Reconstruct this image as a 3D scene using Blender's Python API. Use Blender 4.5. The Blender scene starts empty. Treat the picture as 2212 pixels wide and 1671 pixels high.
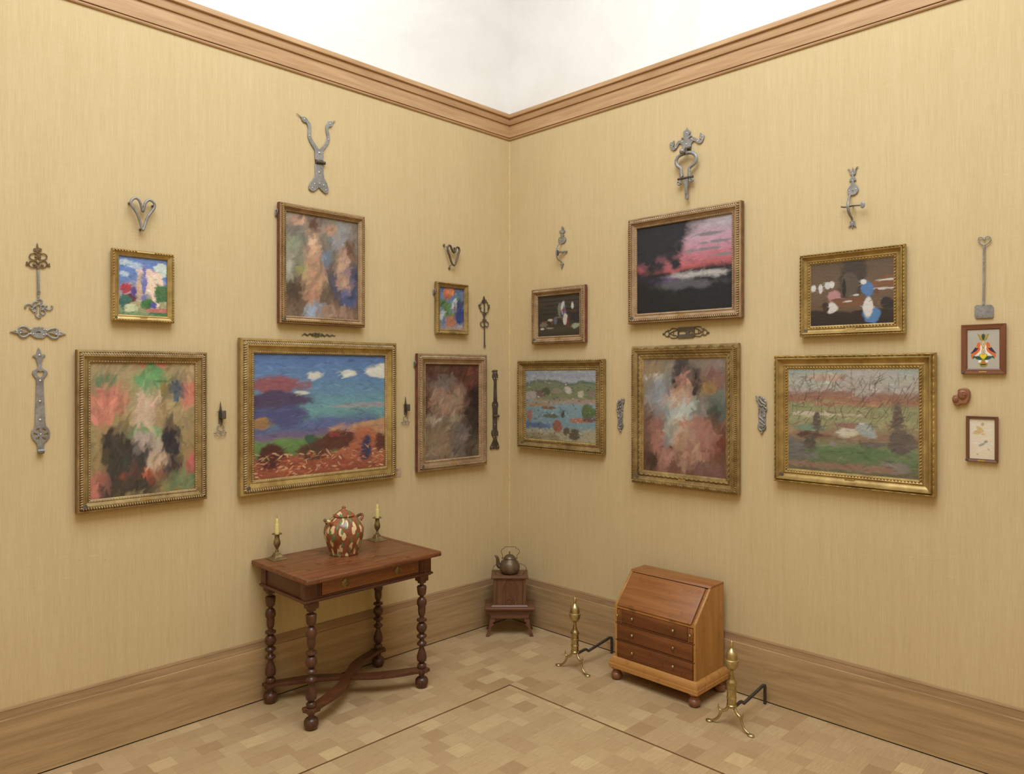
import bpy, bmesh, math, random
import numpy as np
from mathutils import Vector, Matrix
random.seed(7)
PI = math.pi
scn = bpy.context.scene
COL = scn.collection

# ------------------------------------------------------------------ camera
# corner of the room at the origin: left wall is y = 0 (runs along +X), right wall is x = 0 (runs along +Y)
F_PX, W_PX, H_PX, PX0, HOR = 1597.0, 2212.0, 1671.0, 1106.0, 809.0
FW = np.array([-0.71072453, -0.70347042, 0.0])
RT = np.array([-0.70347042, 0.71072453, 0.0])
UP = np.array([0.0, 0.0, 1.0])
CAM = np.array([3.63404, 3.62090, 1.68002])
cd = bpy.data.cameras.new('camera'); cam = bpy.data.objects.new('camera', cd); COL.objects.link(cam)
cd.sensor_width = 36.0; cd.lens = F_PX / W_PX * 36.0
cd.shift_y = -(H_PX / 2 - HOR) / W_PX
cd.clip_start = 0.05
cam.matrix_world = Matrix(((RT[0], 0, -FW[0], CAM[0]), (RT[1], 0, -FW[1], CAM[1]), (0, 1, 0, CAM[2]), (0, 0, 0, 1)))
scn.camera = cam

# ------------------------------------------------------------------ light and exposure
wd = bpy.data.worlds.new('world'); scn.world = wd; wd.use_nodes = True
wd.node_tree.nodes['Background'].inputs[0].default_value = (1, 0.97, 0.92, 1)
wd.node_tree.nodes['Background'].inputs[1].default_value = 0.3
def area(name, loc, sx, sy, power, color, rot=(0, 0, 0)):
    l = bpy.data.lights.new(name, 'AREA'); l.shape = 'RECTANGLE'; l.size = sx; l.size_y = sy
    l.energy = power; l.color = color
    o = bpy.data.objects.new(name, l); COL.objects.link(o); o.location = loc; o.rotation_euler = rot
    return o
area("ceiling_laylight", (2.7, 2.7, 5.32), 3.1, 3.1, 234, (0.890, 0.972, 1.09))
scn.view_settings.view_transform = 'Standard'; scn.view_settings.look = 'None'
scn.view_settings.gamma = 1.0; scn.view_settings.exposure = 0.0
scn.view_settings.use_curve_mapping = False
scn.cycles.max_bounces = 8; scn.cycles.diffuse_bounces = 5
scn.cycles.caustics_reflective = False; scn.cycles.caustics_refractive = False

# ------------------------------------------------------------------ photo pixel -> place
def ray(px, py):
    return FW + RT * ((px - PX0) / F_PX) + UP * ((HOR - py) / F_PX)
def on_plane(px, py, ax, val):
    d = ray(px, py); t = (val - CAM[ax]) / d[ax]; return CAM + t * d
def wall_az(side, px, py, d=0.0):
    """(along, height) on the wall plane, d metres in front of it; along grows to the viewer's right"""
    p = on_plane(px, py, 1 if side == 'L' else 0, d)
    return (-p[0] if side == 'L' else p[1]), p[2]

# ------------------------------------------------------------------ helpers: geometry
class G:
    def __init__(s): s.v = []; s.f = []
    def add(s, vs, fs):
        o = len(s.v); s.v += [tuple(map(float, p)) for p in vs]; s.f += [tuple(i + o for i in f) for f in fs]; return s
    def box(s, x0, x1, y0, y1, z0, z1):
        return s.add([(x0,y0,z0),(x1,y0,z0),(x1,y1,z0),(x0,y1,z0),(x0,y0,z1),(x1,y0,z1),(x1,y1,z1),(x0,y1,z1)],
                     [(3,2,1,0),(4,5,6,7),(0,1,5,4),(1,2,6,5),(2,3,7,6),(3,0,4,7)])
    def lathe(s, prof, n=24, c=(0,0,0), phase=0.0, sx=1, sy=1):
        vs = []; fs = []; m = len(prof)
        for r, z in prof:
            for k in range(n):
                a = 2*PI*k/n + phase; vs.append((c[0]+r*math.cos(a)*sx, c[1]+r*math.sin(a)*sy, c[2]+z))
        for i in range(m-1):
            for k in range(n):
                fs.append((i*n+k, i*n+(k+1)%n, (i+1)*n+(k+1)%n, (i+1)*n+k))
        up = prof[-1][1] >= prof[0][1]
        if not up: fs = [f[::-1] for f in fs]
        lo = tuple(range(n)); hi = tuple((m-1)*n+k for k in range(n))
        if prof[0][0] > 1e-5: fs.append(lo[::-1] if up else lo)
        if prof[-1][0] > 1e-5: fs.append(hi if up else hi[::-1])
        return s.add(vs, fs)
    def tube(s, pts, r, n=8, closed=False, ref=(0,1,0), square=False, flat=1.0, caps=True):
        """sweep along pts; r a number or one per point; flat scales the section along ref"""
        P = [np.array(p, float) for p in pts]; m = len(P); rr = r if hasattr(r, '__len__') else [r]*m
        ref = np.array(ref, float); vs = []; fs = []
        if square: angs = [PI/4 + PI/2*k for k in range(4)]; n = 4; q = math.sqrt(2)
        else: angs = [2*PI*k/n for k in range(n)]; q = 1
        for i in range(m):
            a = P[(i-1) % m] if (closed or i > 0) else P[i]
            b = P[(i+1) % m] if (closed or i < m-1) else P[i]
            t = b - a; L = np.linalg.norm(t); t = t / (L if L > 1e-9 else 1)
            sd = np.cross(t, ref); L = np.linalg.norm(sd)
            if L < 1e-4: sd = np.cross(t, np.array([0.31, 0.2, 0.93])); L = np.linalg.norm(sd)
            sd /= L; up = np.cross(sd, t)
            for an in angs:
                vs.append(P[i] + q*rr[i]*(math.cos(an)*sd + flat*math.sin(an)*up))
        for i in range(m if closed else m-1):
            j = (i+1) % m
            for k in range(n):
                fs.append((i*n+k, j*n+k, j*n+(k+1) % n, i*n+(k+1) % n))
        if not closed and caps:
            fs.append(tuple(range(n))); fs.append(tuple(((m-1)*n+k) for k in range(n))[::-1])
        return s.add(vs, fs)
    def prism(s, poly, fn0, fn1):
        """poly: 2d outline; fn0/fn1 map (a,b) to the 3d point of the two faces"""
        n = len(poly); vs = [fn0(*p) for p in poly] + [fn1(*p) for p in poly]
        return s.add(vs, [tuple(range(n))[::-1], tuple(range(n, 2*n))] + [(i, (i+1) % n, n+(i+1) % n, n+i) for i in range(n)])
    def ball(s, c, rx, ry=None, rz=None, n=10, m=6):
        ry = rx if ry is None else ry; rz = rx if rz is None else rz; vs = [(c[0],c[1],c[2]-rz)]; fs = []
        for i in range(1, m):
            t = PI*i/m
            for k in range(n):
                a = 2*PI*k/n; vs.append((c[0]+rx*math.sin(t)*math.cos(a), c[1]+ry*math.sin(t)*math.sin(a), c[2]-rz*math.cos(t)))
        vs.append((c[0],c[1],c[2]+rz)); e = len(vs)-1
        for k in range(n):
            fs.append((0, 1+(k+1) % n, 1+k)); fs.append((e, 1+(m-2)*n+k, 1+(m-2)*n+(k+1) % n))
            for i in range(m-2): fs.append((1+i*n+k, 1+i*n+(k+1) % n, 1+(i+1)*n+(k+1) % n, 1+(i+1)*n+k))
        return s.add(vs, fs)
    def dome(s, c, r, h, n=8):
        """half ball that bulges towards -y (towards the viewer of a wall thing)"""
        vs = []; fs = []
        for i, t in enumerate((0, .5, 1.0)):
            for k in range(n):
                a = 2*PI*k/n; q = r*math.cos(t*PI/2*.8); vs.append((c[0]+q*math.cos(a), c[1]-h*math.sin(t*PI/2*.8), c[2]+q*math.sin(a)))
        vs.append((c[0], c[1]-h, c[2])); e = len(vs)-1
        for i in range(2):
            for k in range(n): fs.append((i*n+k, i*n+(k+1) % n, (i+1)*n+(k+1) % n, (i+1)*n+k))
        for k in range(n): fs.append((2*n+k, 2*n+(k+1) % n, e))
        return s.add(vs, fs)

def smooth(pts, closed=True, k=4):
    P = [np.array(p, float) for p in pts]; n = len(P); out = []
    rng = range(n) if closed else range(n-1)
    for i in rng:
        p0 = P[(i-1) % n] if closed or i > 0 else P[i]; p1 = P[i]; p2 = P[(i+1) % n]
        p3 = P[(i+2) % n] if closed or i+2 < n else p2
        for j in range(k):
            t = j/k
            out.append(tuple(0.5*((2*p1) + (-p0+p2)*t + (2*p0-5*p1+4*p2-p3)*t*t + (-p0+3*p1-3*p2+p3)*t**3)))
    if not closed: out.append(tuple(P[-1]))
    return out

def finish(me, sharp=35):
    me.polygons.foreach_set('use_smooth', [True]*len(me.polygons))
    me.set_sharp_from_angle(angle=math.radians(sharp)); me.update()

def obj(name, g, mat, parent=None, bevel=0.0, seg=2, sharp=35):
    me = bpy.data.meshes.new(name); me.from_pydata(g.v, [], g.f)
    bm = bmesh.new(); bm.from_mesh(me)
    bmesh.ops.recalc_face_normals(bm, faces=bm.faces)
    if bevel > 0:
        ed = [e for e in bm.edges if e.is_manifold and e.calc_face_angle(0) > 0.5]
        bmesh.ops.bevel(bm, geom=ed, offset=bevel, segments=seg, affect='EDGES', profile=0.5, clamp_overlap=True)
    bm.to_mesh(me); bm.free()
    finish(me, sharp); me.materials.append(mat)
    o = bpy.data.objects.new(name, me); COL.objects.link(o)
    if parent is not None: o.parent = parent
    return o
def box(name, b, mat, parent=None, bevel=0.0, seg=2):
    return obj(name, G().box(*b), mat, parent, bevel, seg)
def tag(o, label=None, cat=None, group=None, kind=None):
    if label: o['label'] = label
    if cat: o['category'] = cat
    if group: o['group'] = group
    if kind: o['kind'] = kind
    return o
def thing(name, label, cat, loc=(0,0,0), rz=0.0, group=None):
    o = bpy.data.objects.new(name, None); COL.objects.link(o); o.empty_display_size = 0.05
    o.location = loc; o.rotation_euler = (0, 0, rz)
    return tag(o, label, cat, group)
def copy_tree(o, parent=None):
    c = o.copy(); COL.objects.link(c)
    if parent is not None: c.parent = parent
    for ch in list(o.children): copy_tree(ch, c)
    return c
RZ = {'L': PI, 'R': PI/2}

# ------------------------------------------------------------------ helpers: materials
def S(r, g, b):
    f = lambda c: (c/12.92 if c <= 0.04045 else ((c+0.055)/1.055)**2.4)
    return (f(r/255), f(g/255), f(b/255), 1.0)
class NT:
    def __init__(s, name):
        s.m = bpy.data.materials.new(name); s.m.use_nodes = True; s.t = s.m.node_tree; s.n = s.t.nodes
        s.b = s.n['Principled BSDF']
    def new(s, typ, **kw):
        n = s.n.new(typ)
        for k, v in kw.items(): setattr(n, k, v)
        return n
    def link(s, a, b): s.t.links.new(a, b)
    def coord(s, kind='Object'): return s.new('ShaderNodeTexCoord').outputs[kind]
    def mapping(s, src, scale=(1,1,1), loc=(0,0,0), rot=(0,0,0)):
        n = s.new('ShaderNodeMapping'); n.inputs['Scale'].default_value = scale; n.inputs['Location'].default_value = loc
        n.inputs['Rotation'].default_value = rot; s.link(src, n.inputs['Vector']); return n.outputs[0]
    def noise(s, vec, scale=5, detail=3, rough=0.5, dist=0.0):
        n = s.new('ShaderNodeTexNoise'); n.inputs['Scale'].default_value = scale; n.inputs['Detail'].default_value = detail
        n.inputs['Roughness'].default_value = rough; n.inputs['Distortion'].default_value = dist
        if vec is not None: s.link(vec, n.inputs['Vector'])
        return n.outputs['Fac']
    def ramp(s, fac, stops):
        n = s.new('ShaderNodeValToRGB'); s.link(fac, n.inputs[0]); el = n.color_ramp.elements
        while len(el) < len(stops): el.new(0.5)
        for e, (p, c) in zip(el, stops): e.position = p; e.color = c if hasattr(c, '__len__') else (c, c, c, 1)
        return n.outputs[0]
    def mix(s, fac, a, b, mode='MIX'):
        n = s.new('ShaderNodeMix', data_type='RGBA', blend_type=mode)
        for sock, v in ((n.inputs[0], fac), (n.inputs[6], a), (n.inputs[7], b)):
            if hasattr(v, 'is_output') or isinstance(v, bpy.types.NodeSocket): s.link(v, sock)
            else: sock.default_value = v
        return n.outputs[2]
    def math(s, op, a, b=0.5):
        n = s.new('ShaderNodeMath', operation=op)
        for sock, v in ((n.inputs[0], a), (n.inputs[1], b)):
            if isinstance(v, bpy.types.NodeSocket): s.link(v, sock)
            else: sock.default_value = v
        return n.outputs[0]
    def set(s, color=None, rough=None, metal=None, spec=None):
        for nm, v in (('Base Color', color), ('Roughness', rough), ('Metallic', metal), ('Specular IOR Level', spec)):
            if v is None: continue
            if isinstance(v, bpy.types.NodeSocket): s.link(v, s.b.inputs[nm])
            else: s.b.inputs[nm].default_value = v
    def bump(s, h, strength=0.2, dist=0.002):
        n = s.new('ShaderNodeBump'); n.inputs['Strength'].default_value = strength; n.inputs['Distance'].default_value = dist
        s.link(h, n.inputs['Height']); s.link(n.outputs[0], s.b.inputs['Normal'])

def wood(name, dark, light, axis=0, scale=1.0, rough=0.45, knots=0.0, spec=0.4, fine=1.0, contrast=1.0):
    """grain along the given axis of object space"""
    t = NT(name); oi = t.new('ShaderNodeObjectInfo'); c = t.coord('Object')
    off = t.new('ShaderNodeVectorMath', operation='SCALE'); t.link(oi.outputs['Location'], off.inputs[0]); off.inputs['Scale'].default_value = 1.7
    add = t.new('ShaderNodeVectorMath', operation='ADD'); t.link(c, add.inputs[0]); t.link(off.outputs[0], add.inputs[1])
    sc = [22*scale]*3; sc[axis] = 1.6*scale
    v = t.mapping(add.outputs[0], tuple(sc)); n1 = t.noise(v, 1.6, 4, 0.55, 0.6)
    sc2 = [170*scale*fine]*3; sc2[axis] = 5*scale
    n2 = t.noise(t.mapping(add.outputs[0], tuple(sc2)), 1.3, 2, 0.6)
    m = t.math('ADD', t.math('MULTIPLY', n1, 0.7), t.math('MULTIPLY', n2, 0.3))
    col = t.ramp(m, [(0.5-0.2/contrast, dark), (0.5+0.2/contrast, light)])
    if knots:
        k = t.noise(t.mapping(add.outputs[0], (9, 9, 9)), 2.2, 3, 0.6)
        col = t.mix(t.ramp(k, [(0.60, 0), (0.72, knots)]), col, tuple(x*0.35 for x in dark[:3]) + (1,))
    t.set(col, t.ramp(n1, [(0.3, rough-0.05), (0.7, rough+0.08)]), 0, spec); t.bump(n2, 0.12, 0.001)
    return t.m
def metal(name, col, col2, rough=0.4, met=0.85, sc=60, bump=0.3, dist=0.001, spec=0.5):
    t = NT(name); c = t.coord('Object'); n = t.noise(c, sc, 4, 0.6); n2 = t.noise(c, sc*0.15, 2, 0.5)
    t.set(t.ramp(t.math('ADD', t.math('MULTIPLY', n, .5), t.math('MULTIPLY', n2, .5)), [(0.36, col2), (0.62, col)]), t.ramp(n2, [(0.3, rough-0.08), (0.7, rough+0.1)]), met, spec)
    t.bump(n, bump, dist); return t.m
def plain(name, col, rough=0.6, met=0.0, var=0.12, sc=30, spec=0.4, bump=0.0):
    t = NT(name); c = t.coord('Object'); n = t.noise(c, sc, 3, 0.6)
    d = tuple(x*(1-var) for x in col[:3]) + (1,); l = tuple(min(1, x*(1+var)) for x in col[:3]) + (1,)
    t.set(t.ramp(n, [(0.35, d), (0.65, l)]), rough, met, spec)
    if bump: t.bump(n, bump, 0.001)
    return t.m

def along_vec(t):
    """(x+y, 0, z): distance along either wall and height"""
    sep = t.new('ShaderNodeSeparateXYZ'); t.link(t.coord('Object'), sep.inputs[0])
    cmb = t.new('ShaderNodeCombineXYZ'); t.link(t.math('ADD', sep.outputs[0], sep.outputs[1]), cmb.inputs[0]); t.link(sep.outputs[2], cmb.inputs[2])
    return cmb.outputs[0]
def fabric():
    t = NT('wall_burlap'); v = along_vec(t)
    vert = t.noise(t.mapping(v, (360, 1, 8)), 1.0, 3, 0.65)
    vert2 = t.noise(t.mapping(v, (45, 1, 1.5)), 1.0, 3, 0.6)
    hor = t.noise(t.mapping(v, (10, 1, 560)), 1.0, 3, 0.65)
    low = t.noise(t.mapping(v, (2.2, 1, 1.4)), 1.0, 3, 0.5)
    grain = t.noise(t.mapping(v, (500, 1, 500)), 1.0, 2, 0.7)
    m = t.math('ADD', t.math('ADD', t.math('MULTIPLY', vert, .30), t.math('MULTIPLY', vert2, .13)),
               t.math('ADD', t.math('MULTIPLY', hor, .16), t.math('ADD', t.math('MULTIPLY', grain, .31), t.math('MULTIPLY', low, .1))))
    col = t.ramp(m, [(0.36, S(192, 168, 122)), (0.5, S(206, 184, 139)), (0.64, S(219, 200, 157))])
    sl = t.noise(t.mapping(v, (9, 1, 260)), 1.0, 2, 0.5)
    col = t.mix(t.ramp(sl, [(0.70, 0), (0.78, 0.5)]), col, S(236, 219, 172))
    sp = t.noise(t.mapping(v, (70, 1, 110)), 1.0, 1, 0.4)
    col = t.mix(t.ramp(sp, [(0.80, 0), (0.84, 0.7)]), col, S(120, 92, 55))
    t.set(col, 0.9, 0, 0.1); t.bump(m, 0.35, 0.002); return t.m
def oak_run(name, dark, light, sc=1.0):
    t = NT(name); v = along_vec(t)
    a = t.noise(t.mapping(v, (0.9*sc, 1, 16*sc)), 1.6, 4, 0.55, 1.2); b = t.noise(t.mapping(v, (5, 1, 320)), 1.2, 3, 0.6)
    w = t.noise(t.mapping(v, (0.5, 1, 6)), 1.6, 3, 0.6, 2.0)
    m = t.math('ADD', t.math('MULTIPLY', a, .4), t.math('ADD', t.math('MULTIPLY', b, .35), t.math('MULTIPLY', w, .25)))
    t.set(t.ramp(m, [(0.38, dark), (0.62, light)]), 0.5, 0, 0.3); t.bump(b, 0.15, 0.001); return t.m

M = {}
M['fabric'] = fabric()
t = NT('white_plaster'); n = t.noise(t.coord('Object'), 1.4, 4, 0.6, 1.5); n2 = t.noise(t.coord('Object'), 9, 4, 0.6, 3)
t.set(t.ramp(n, [(0.3, S(232, 230, 223)), (0.7, S(241, 239, 233))]), 0.85, 0, 0.15); t.bump(n2, 0.12, 0.004); M['plaster'] = t.m
M['oak'] = oak_run('oak_baseboard', S(154, 126, 88), S(190, 160, 116))
M['oak_cornice'] = oak_run('oak_cornice', S(168, 130, 90), S(202, 165, 122), 1.3)
M['oak_cap'] = oak_run('oak_cap', S(140, 112, 78), S(176, 144, 104), 1.3)
M['gap'] = plain('dark_recess', S(40, 22, 14), 0.95, 0, .1, 30, 0.0)
M['inlay'] = wood('walnut_inlay', S(92, 60, 34), S(116, 80, 48), 0, 1.0, 0.5)
M['bead'] = plain('corner_bead', S(222, 200, 150), 0.8)

def floor_mat(name, attr):
    t = NT(name); geo = t.new('ShaderNodeNewGeometry')
    if attr:
        a = t.new('ShaderNodeAttribute', attribute_name='rnd'); r = a.outputs['Fac']
    else: r = t.new('ShaderNodeObjectInfo').outputs['Random']
    offs = t.new('ShaderNodeCombineXYZ'); t.link(t.math('MULTIPLY', r, 37.0), offs.inputs[0]); t.link(t.math('MULTIPLY', r, 91.0), offs.inputs[1])
    add = t.new('ShaderNodeVectorMath', operation='ADD'); t.link(geo.outputs['Position'], add.inputs[0]); t.link(offs.outputs[0], add.inputs[1])
    g1 = t.noise(t.mapping(add.outputs[0], (7, 90, 1)), 1.4, 3, 0.6, 0.4)
    g2 = t.noise(t.mapping(add.outputs[0], (12, 330, 1)), 1.4, 2, 0.6)
    fl = t.noise(t.mapping(add.outputs[0], (22, 60, 1)), 1.6, 3, 0.6, 2.5)
    base = t.ramp(r, [(0.0, S(166, 136, 97)), (0.12, S(180, 151, 110)), (0.45, S(187, 159, 117)), (0.8, S(192, 164, 122)), (0.93, S(199, 172, 128)), (1.0, S(206, 180, 132))])
    m = t.math('ADD', t.math('MULTIPLY', g1, .6), t.math('MULTIPLY', g2, .4))
    col = t.mix(t.ramp(m, [(0.32, 0.42), (0.62, 0.0)]), base, S(146, 116, 78))
    fr = t.math('FRACT', t.math('MULTIPLY', r, 17.3))
    col = t.mix(t.math('MULTIPLY', t.ramp(fl, [(0.58, 0), (0.70, 0.5)]), t.ramp(fr, [(0.70, 0), (0.8, 1.0)])), col, S(136, 100, 60))
    t.set(col, 0.42, 0, 0.35); t.bump(g2, 0.06, 0.001); return t.m
M['floor_block'] = floor_mat('oak_block', False); M['floor_rest'] = floor_mat('oak_block_rest', True)

# ------------------------------------------------------------------ the room
L = 6.0; ZC = 5.4; ZT = 3.30
def struct(o): return tag(o, kind='structure')
struct(box('wall_left', (-0.15, L, -0.15, 0, 0, ZT+0.1), M['fabric']))
struct(box('wall_right', (-0.15, 0, 0, L, 0, ZT+0.1), M['fabric']))
struct(box('wall_left_upper', (-0.15, L, -0.15, 0, ZT+0.1, ZC), M['plaster']))
struct(box('wall_right_upper', (-0.15, 0, 0, L, ZT+0.1, ZC), M['plaster']))
struct(box('wall_opposite_left', (-0.15, L+0.15, L, L+0.15, 0, ZT+0.1), M['fabric']))
struct(box('wall_opposite_right', (L, L+0.15, 0, L, 0, ZT+0.1), M['fabric']))
struct(box('wall_opposite_left_upper', (-0.15, L+0.15, L, L+0.15, ZT+0.1, ZC), M['plaster']))
struct(box('wall_opposite_right_upper', (L, L+0.15, 0, L, ZT+0.1, ZC), M['plaster']))
struct(box('ceiling', (-0.15, L+0.15, -0.15, L+0.15, ZC, ZC+0.1), M['plaster']))
struct(obj('trim_3', G().box(-0.001, 0.004, -0.001, 0.004, 0.31, ZT), M['bead']))

def run(g, prof, side, a1=L, closed=True, a0=None):
    """sweep profile [(h, z)] along a wall, mitred at the corner"""
    n = len(prof)
    if side == 'L': A = [(h if a0 is None else a0, h, z) for h, z in prof]; B = [(a1, h, z) for h, z in prof]
    else: A = [(h, h if a0 is None else a0, z) for h, z in prof]; B = [(h, a1, z) for h, z in prof]
    fs = [(i, (i+1) % n, n+(i+1) % n, n+i) for i in range(n)] + [tuple(range(n))[::-1], tuple(range(n, 2*n))]
    return g.add(A+B, fs)
for side, nm in (('L', 'baseboard_left'), ('R', 'baseboard_right')):
    root = bpy.data.objects.new(nm, None); COL.objects.link(root); struct(root)
    obj('board', run(G(), [(0, 0.006), (0.021, 0.006), (0.021, 0.266), (0.0202, 0.267), (0, 0.267)], side), M['oak'], root)
    obj('cap_moulding', run(G(), [(0, 0.2672), (0.0135, 0.2672), (0.0115, 0.285), (0.0095, 0.299), (0.0105, 0.3005), (0.0105, 0.302), (0.006, 0.311), (0, 0.311)], side), M['oak_cap'], root)
    obj('shadow_gap', run(G(), [(0, 0.0002), (0.0165, 0.0002), (0.0165, 0.0065), (0, 0.0065)], side), M['gap'], root)
for side, nm in (('L', 'trim_1'), ('R', 'trim_2')):
    root = bpy.data.objects.new(nm, None); COL.objects.link(root); struct(root)
    z = ZT
    obj('bead', run(G(), [(0, z), (0.007, z), (0.010, z+0.004), (0.0105, z+0.008), (0.0095, z+0.012), (0.0065, z+0.0145), (0, z+0.0145)], side), M['oak_cornice'], root)
    joints = [2.31] if side == 'R' else []
    cuts = [None] + joints + [L]
    for i in range(len(cuts)-1):
        obj('frieze_board', run(G(), [(0, z+0.0145), (0.0145, z+0.0155), (0.0145, z+0.098), (0, z+0.098)], side, cuts[i+1], a0=cuts[i] if i else None), M['oak_cornice'], root)
    obj('fascia_board', run(G(), [(0, z+0.098), (0.0225, z+0.099), (0.0235, z+0.101), (0.0235, z+0.140), (0, z+0.140)], side), M['oak_cornice'], root)
    obj('cap_board', run(G(), [(0, z+0.140), (0.033, z+0.141), (0.036, z+0.144), (0.036, z+0.166), (0.034, z+0.169), (0, z+0.169)], side), M['oak_cornice'], root)

# floor: sub-floor, oak blocks, walnut inlay
floor = struct(box('floor', (0, L, 0, L, -0.06, -0.008), M['gap']))
XS = 0.794; HW = 0.0052          # inlay line (centre) and half width
g = G().box(XS-HW, L, XS-HW, XS+HW, -0.008, 0.0); obj('inlay_strip', g, M['inlay'], floor)
g = G().box(XS-HW, XS+HW, XS+HW, L, -0.008, 0.0); obj('inlay_strip', g, M['inlay'], floor)
rows = []
y = 0.009
def yspan(y0, y1, w):
    n = round((y1-y0)/w); return [(y0+(y1-y0)*i/n, y0+(y1-y0)*(i+1)/n) for i in range(n)]
blocks = []
rb = random.Random(11)
for band, (b0, b1) in enumerate(((0.0, XS-HW), (XS+HW, L))):
    for (y0, y1) in yspan(b0, b1, 0.0925):
        segs = [(0.0, L)] if band == 0 else [(0.0, XS-HW), (XS+HW, L)]
        ph = rb.random()*0.1
        for (s0, s1) in segs:
            ya = XS-HW if (band == 1 and s1 < XS and abs(y0-(XS+HW)) < 1e-6) else y0     # no inlay outside the rectangle
            x = s0; first = True
            while x < s1-1e-6:
                w = 0.101 if rb.random() < 0.86 else rb.choice((0.06, 0.075, 0.15))
                if first: w = max(0.03, ph); first = False
                x1 = min(s1, x+w)
                if s1-x1 < 0.025: x1 = s1
                blocks.append((x, x1, ya, y1)); x = x1
def project(p):
    q = np.array(p)-CAM; z = q@FW
    return PX0+F_PX*(q@RT)/z, HOR-F_PX*q[2]/z, z
def block_px(b):
    cx, cy = (b[0]+b[1])/2, (b[2]+b[3])/2
    u, v, z = project((cx, cy, 0))
    if z < 0.4 or not (-20 < u < W_PX+20 and v < H_PX+15): return 0
    for (hx0, hx1, hy0, hy1) in ((0.03, 0.34, 1.13, 1.67), (1.12, 1.84, 0.0, 0.10)):
        if hx0 < cx < hx1 and hy0 < cy < hy1: return 0
    return (b[1]-b[0])*(b[3]-b[2])/z**3
order = sorted(blocks, key=block_px, reverse=True)
near = [b for b in order[:300] if block_px(b) > 0]; rest = order[len(near):]
cube = G().box(-.5, .5, -.5, .5, -1, 0); gp = 0.00014
cm = None
for b in near:
    if cm is None:
        o = obj('oak_block', cube, M['floor_block'], floor); cm = o.data
    else:
        o = bpy.data.objects.new('oak_block', cm); COL.objects.link(o); o.parent = floor
    o.location = ((b[0]+b[1])/2, (b[2]+b[3])/2, -rb.random()*0.0002); o.scale = (b[1]-b[0]-2*gp, b[3]-b[2]-2*gp, 0.0078)
g = G()
for b in rest: g.box(b[0]+gp, b[1]-gp, b[2]+gp, b[3]-gp, -0.0078, 0.0)
o = obj('oak_blocks_beyond', g, M['floor_rest'], floor); o['kind'] = 'stuff'
at = o.data.attributes.new('rnd', 'FLOAT', 'FACE')
at.data.foreach_set('value', [v for _ in rest for v in [rb.random()]*6])

# ------------------------------------------------------------------ materials of the furniture
M['table_top'] = wood('table_top_wood', S(80, 43, 22), S(142, 88, 50), 0, 1.2, 0.36, 0.75, 0.45)
M['table_side'] = wood('table_side_wood', S(66, 36, 21), S(106, 63, 38), 0, 1.0, 0.38, 0.3, 0.45)
M['table_drawer'] = wood('table_drawer_wood', S(100, 57, 26), S(152, 97, 51), 0, 1.1, 0.36, 0.5, 0.45)
M['table_leg'] = wood('turned_leg_wood', S(56, 33, 22), S(98, 60, 39), 2, 1.2, 0.3, 0.0, 0.5)
M['maple'] = wood('honey_maple', S(158, 109, 52), S(190, 139, 77), 2, 0.9, 0.42, 0.4, 0.4)
M['maple_h'] = wood('honey_maple_rail', S(166, 115, 56), S(196, 144, 80), 0, 0.9, 0.42, 0.3, 0.4)
M['cherry'] = wood('cherry_lid', S(124, 76, 37), S(164, 108, 58), 0, 0.8, 0.36, 0.35, 0.45)
M['drawer'] = wood('dark_drawer_wood', S(86, 48, 23), S(134, 81, 42), 0, 0.9, 0.4, 0.45, 0.4)
M['bun'] = wood('bun_foot_wood', S(112, 70, 44), S(146, 96, 64), 2, 1.2, 0.32, 0.0, 0.5)
M['walnut'] = wood('stool_walnut', S(84, 55, 37), S(124, 84, 58), 0, 1.6, 0.4, 0.2, 0.4)
M['walnut_v'] = wood('foot_warmer_walnut', S(84, 55, 35), S(126, 86, 56), 2, 1.6, 0.42, 0.2, 0.4)
M['carve'] = wood('carved_walnut', S(80, 52, 36), S(120, 82, 58), 2, 2.2, 0.5, 0.0, 0.3)
M['groove'] = plain('dark_groove', S(40, 22, 14), 0.8)
M['brass'] = metal('polished_brass', S(206, 190, 140), S(150, 130, 82), 0.3, 0.9, 40, 0.15)
M['old_brass'] = metal('aged_brass', S(168, 150, 108), S(112, 94, 62), 0.38, 0.85, 60, 0.2)
M['iron'] = metal('forged_iron', S(160, 158, 154), S(122, 118, 112), 0.45, 0.35, 90, 0.5)
M['iron_dark'] = metal('dark_iron', S(118, 106, 90), S(80, 70, 58), 0.5, 0.5, 90, 0.5)
M['iron_black'] = metal('black_iron_bar', S(82, 74, 66), S(52, 47, 42), 0.55, 0.3, 70, 0.6)
M['iron_rust'] = metal('rusted_iron', S(136, 110, 76), S(92, 70, 44), 0.6, 0.4, 90, 0.6)
M['rivet'] = metal('bright_rivet', S(214, 210, 200), S(170, 164, 154), 0.3, 0.7, 60, 0.1)
M['kettle'] = metal('brown_copper', S(124, 106, 80), S(88, 72, 52), 0.42, 0.55, 34, 0.9, 0.002)
M['wax'] = plain('yellow_wax', S(226, 212, 132), 0.45, 0, 0.06, 20)
M['wick'] = plain('wick', S(150, 112, 64), 0.9)

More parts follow.
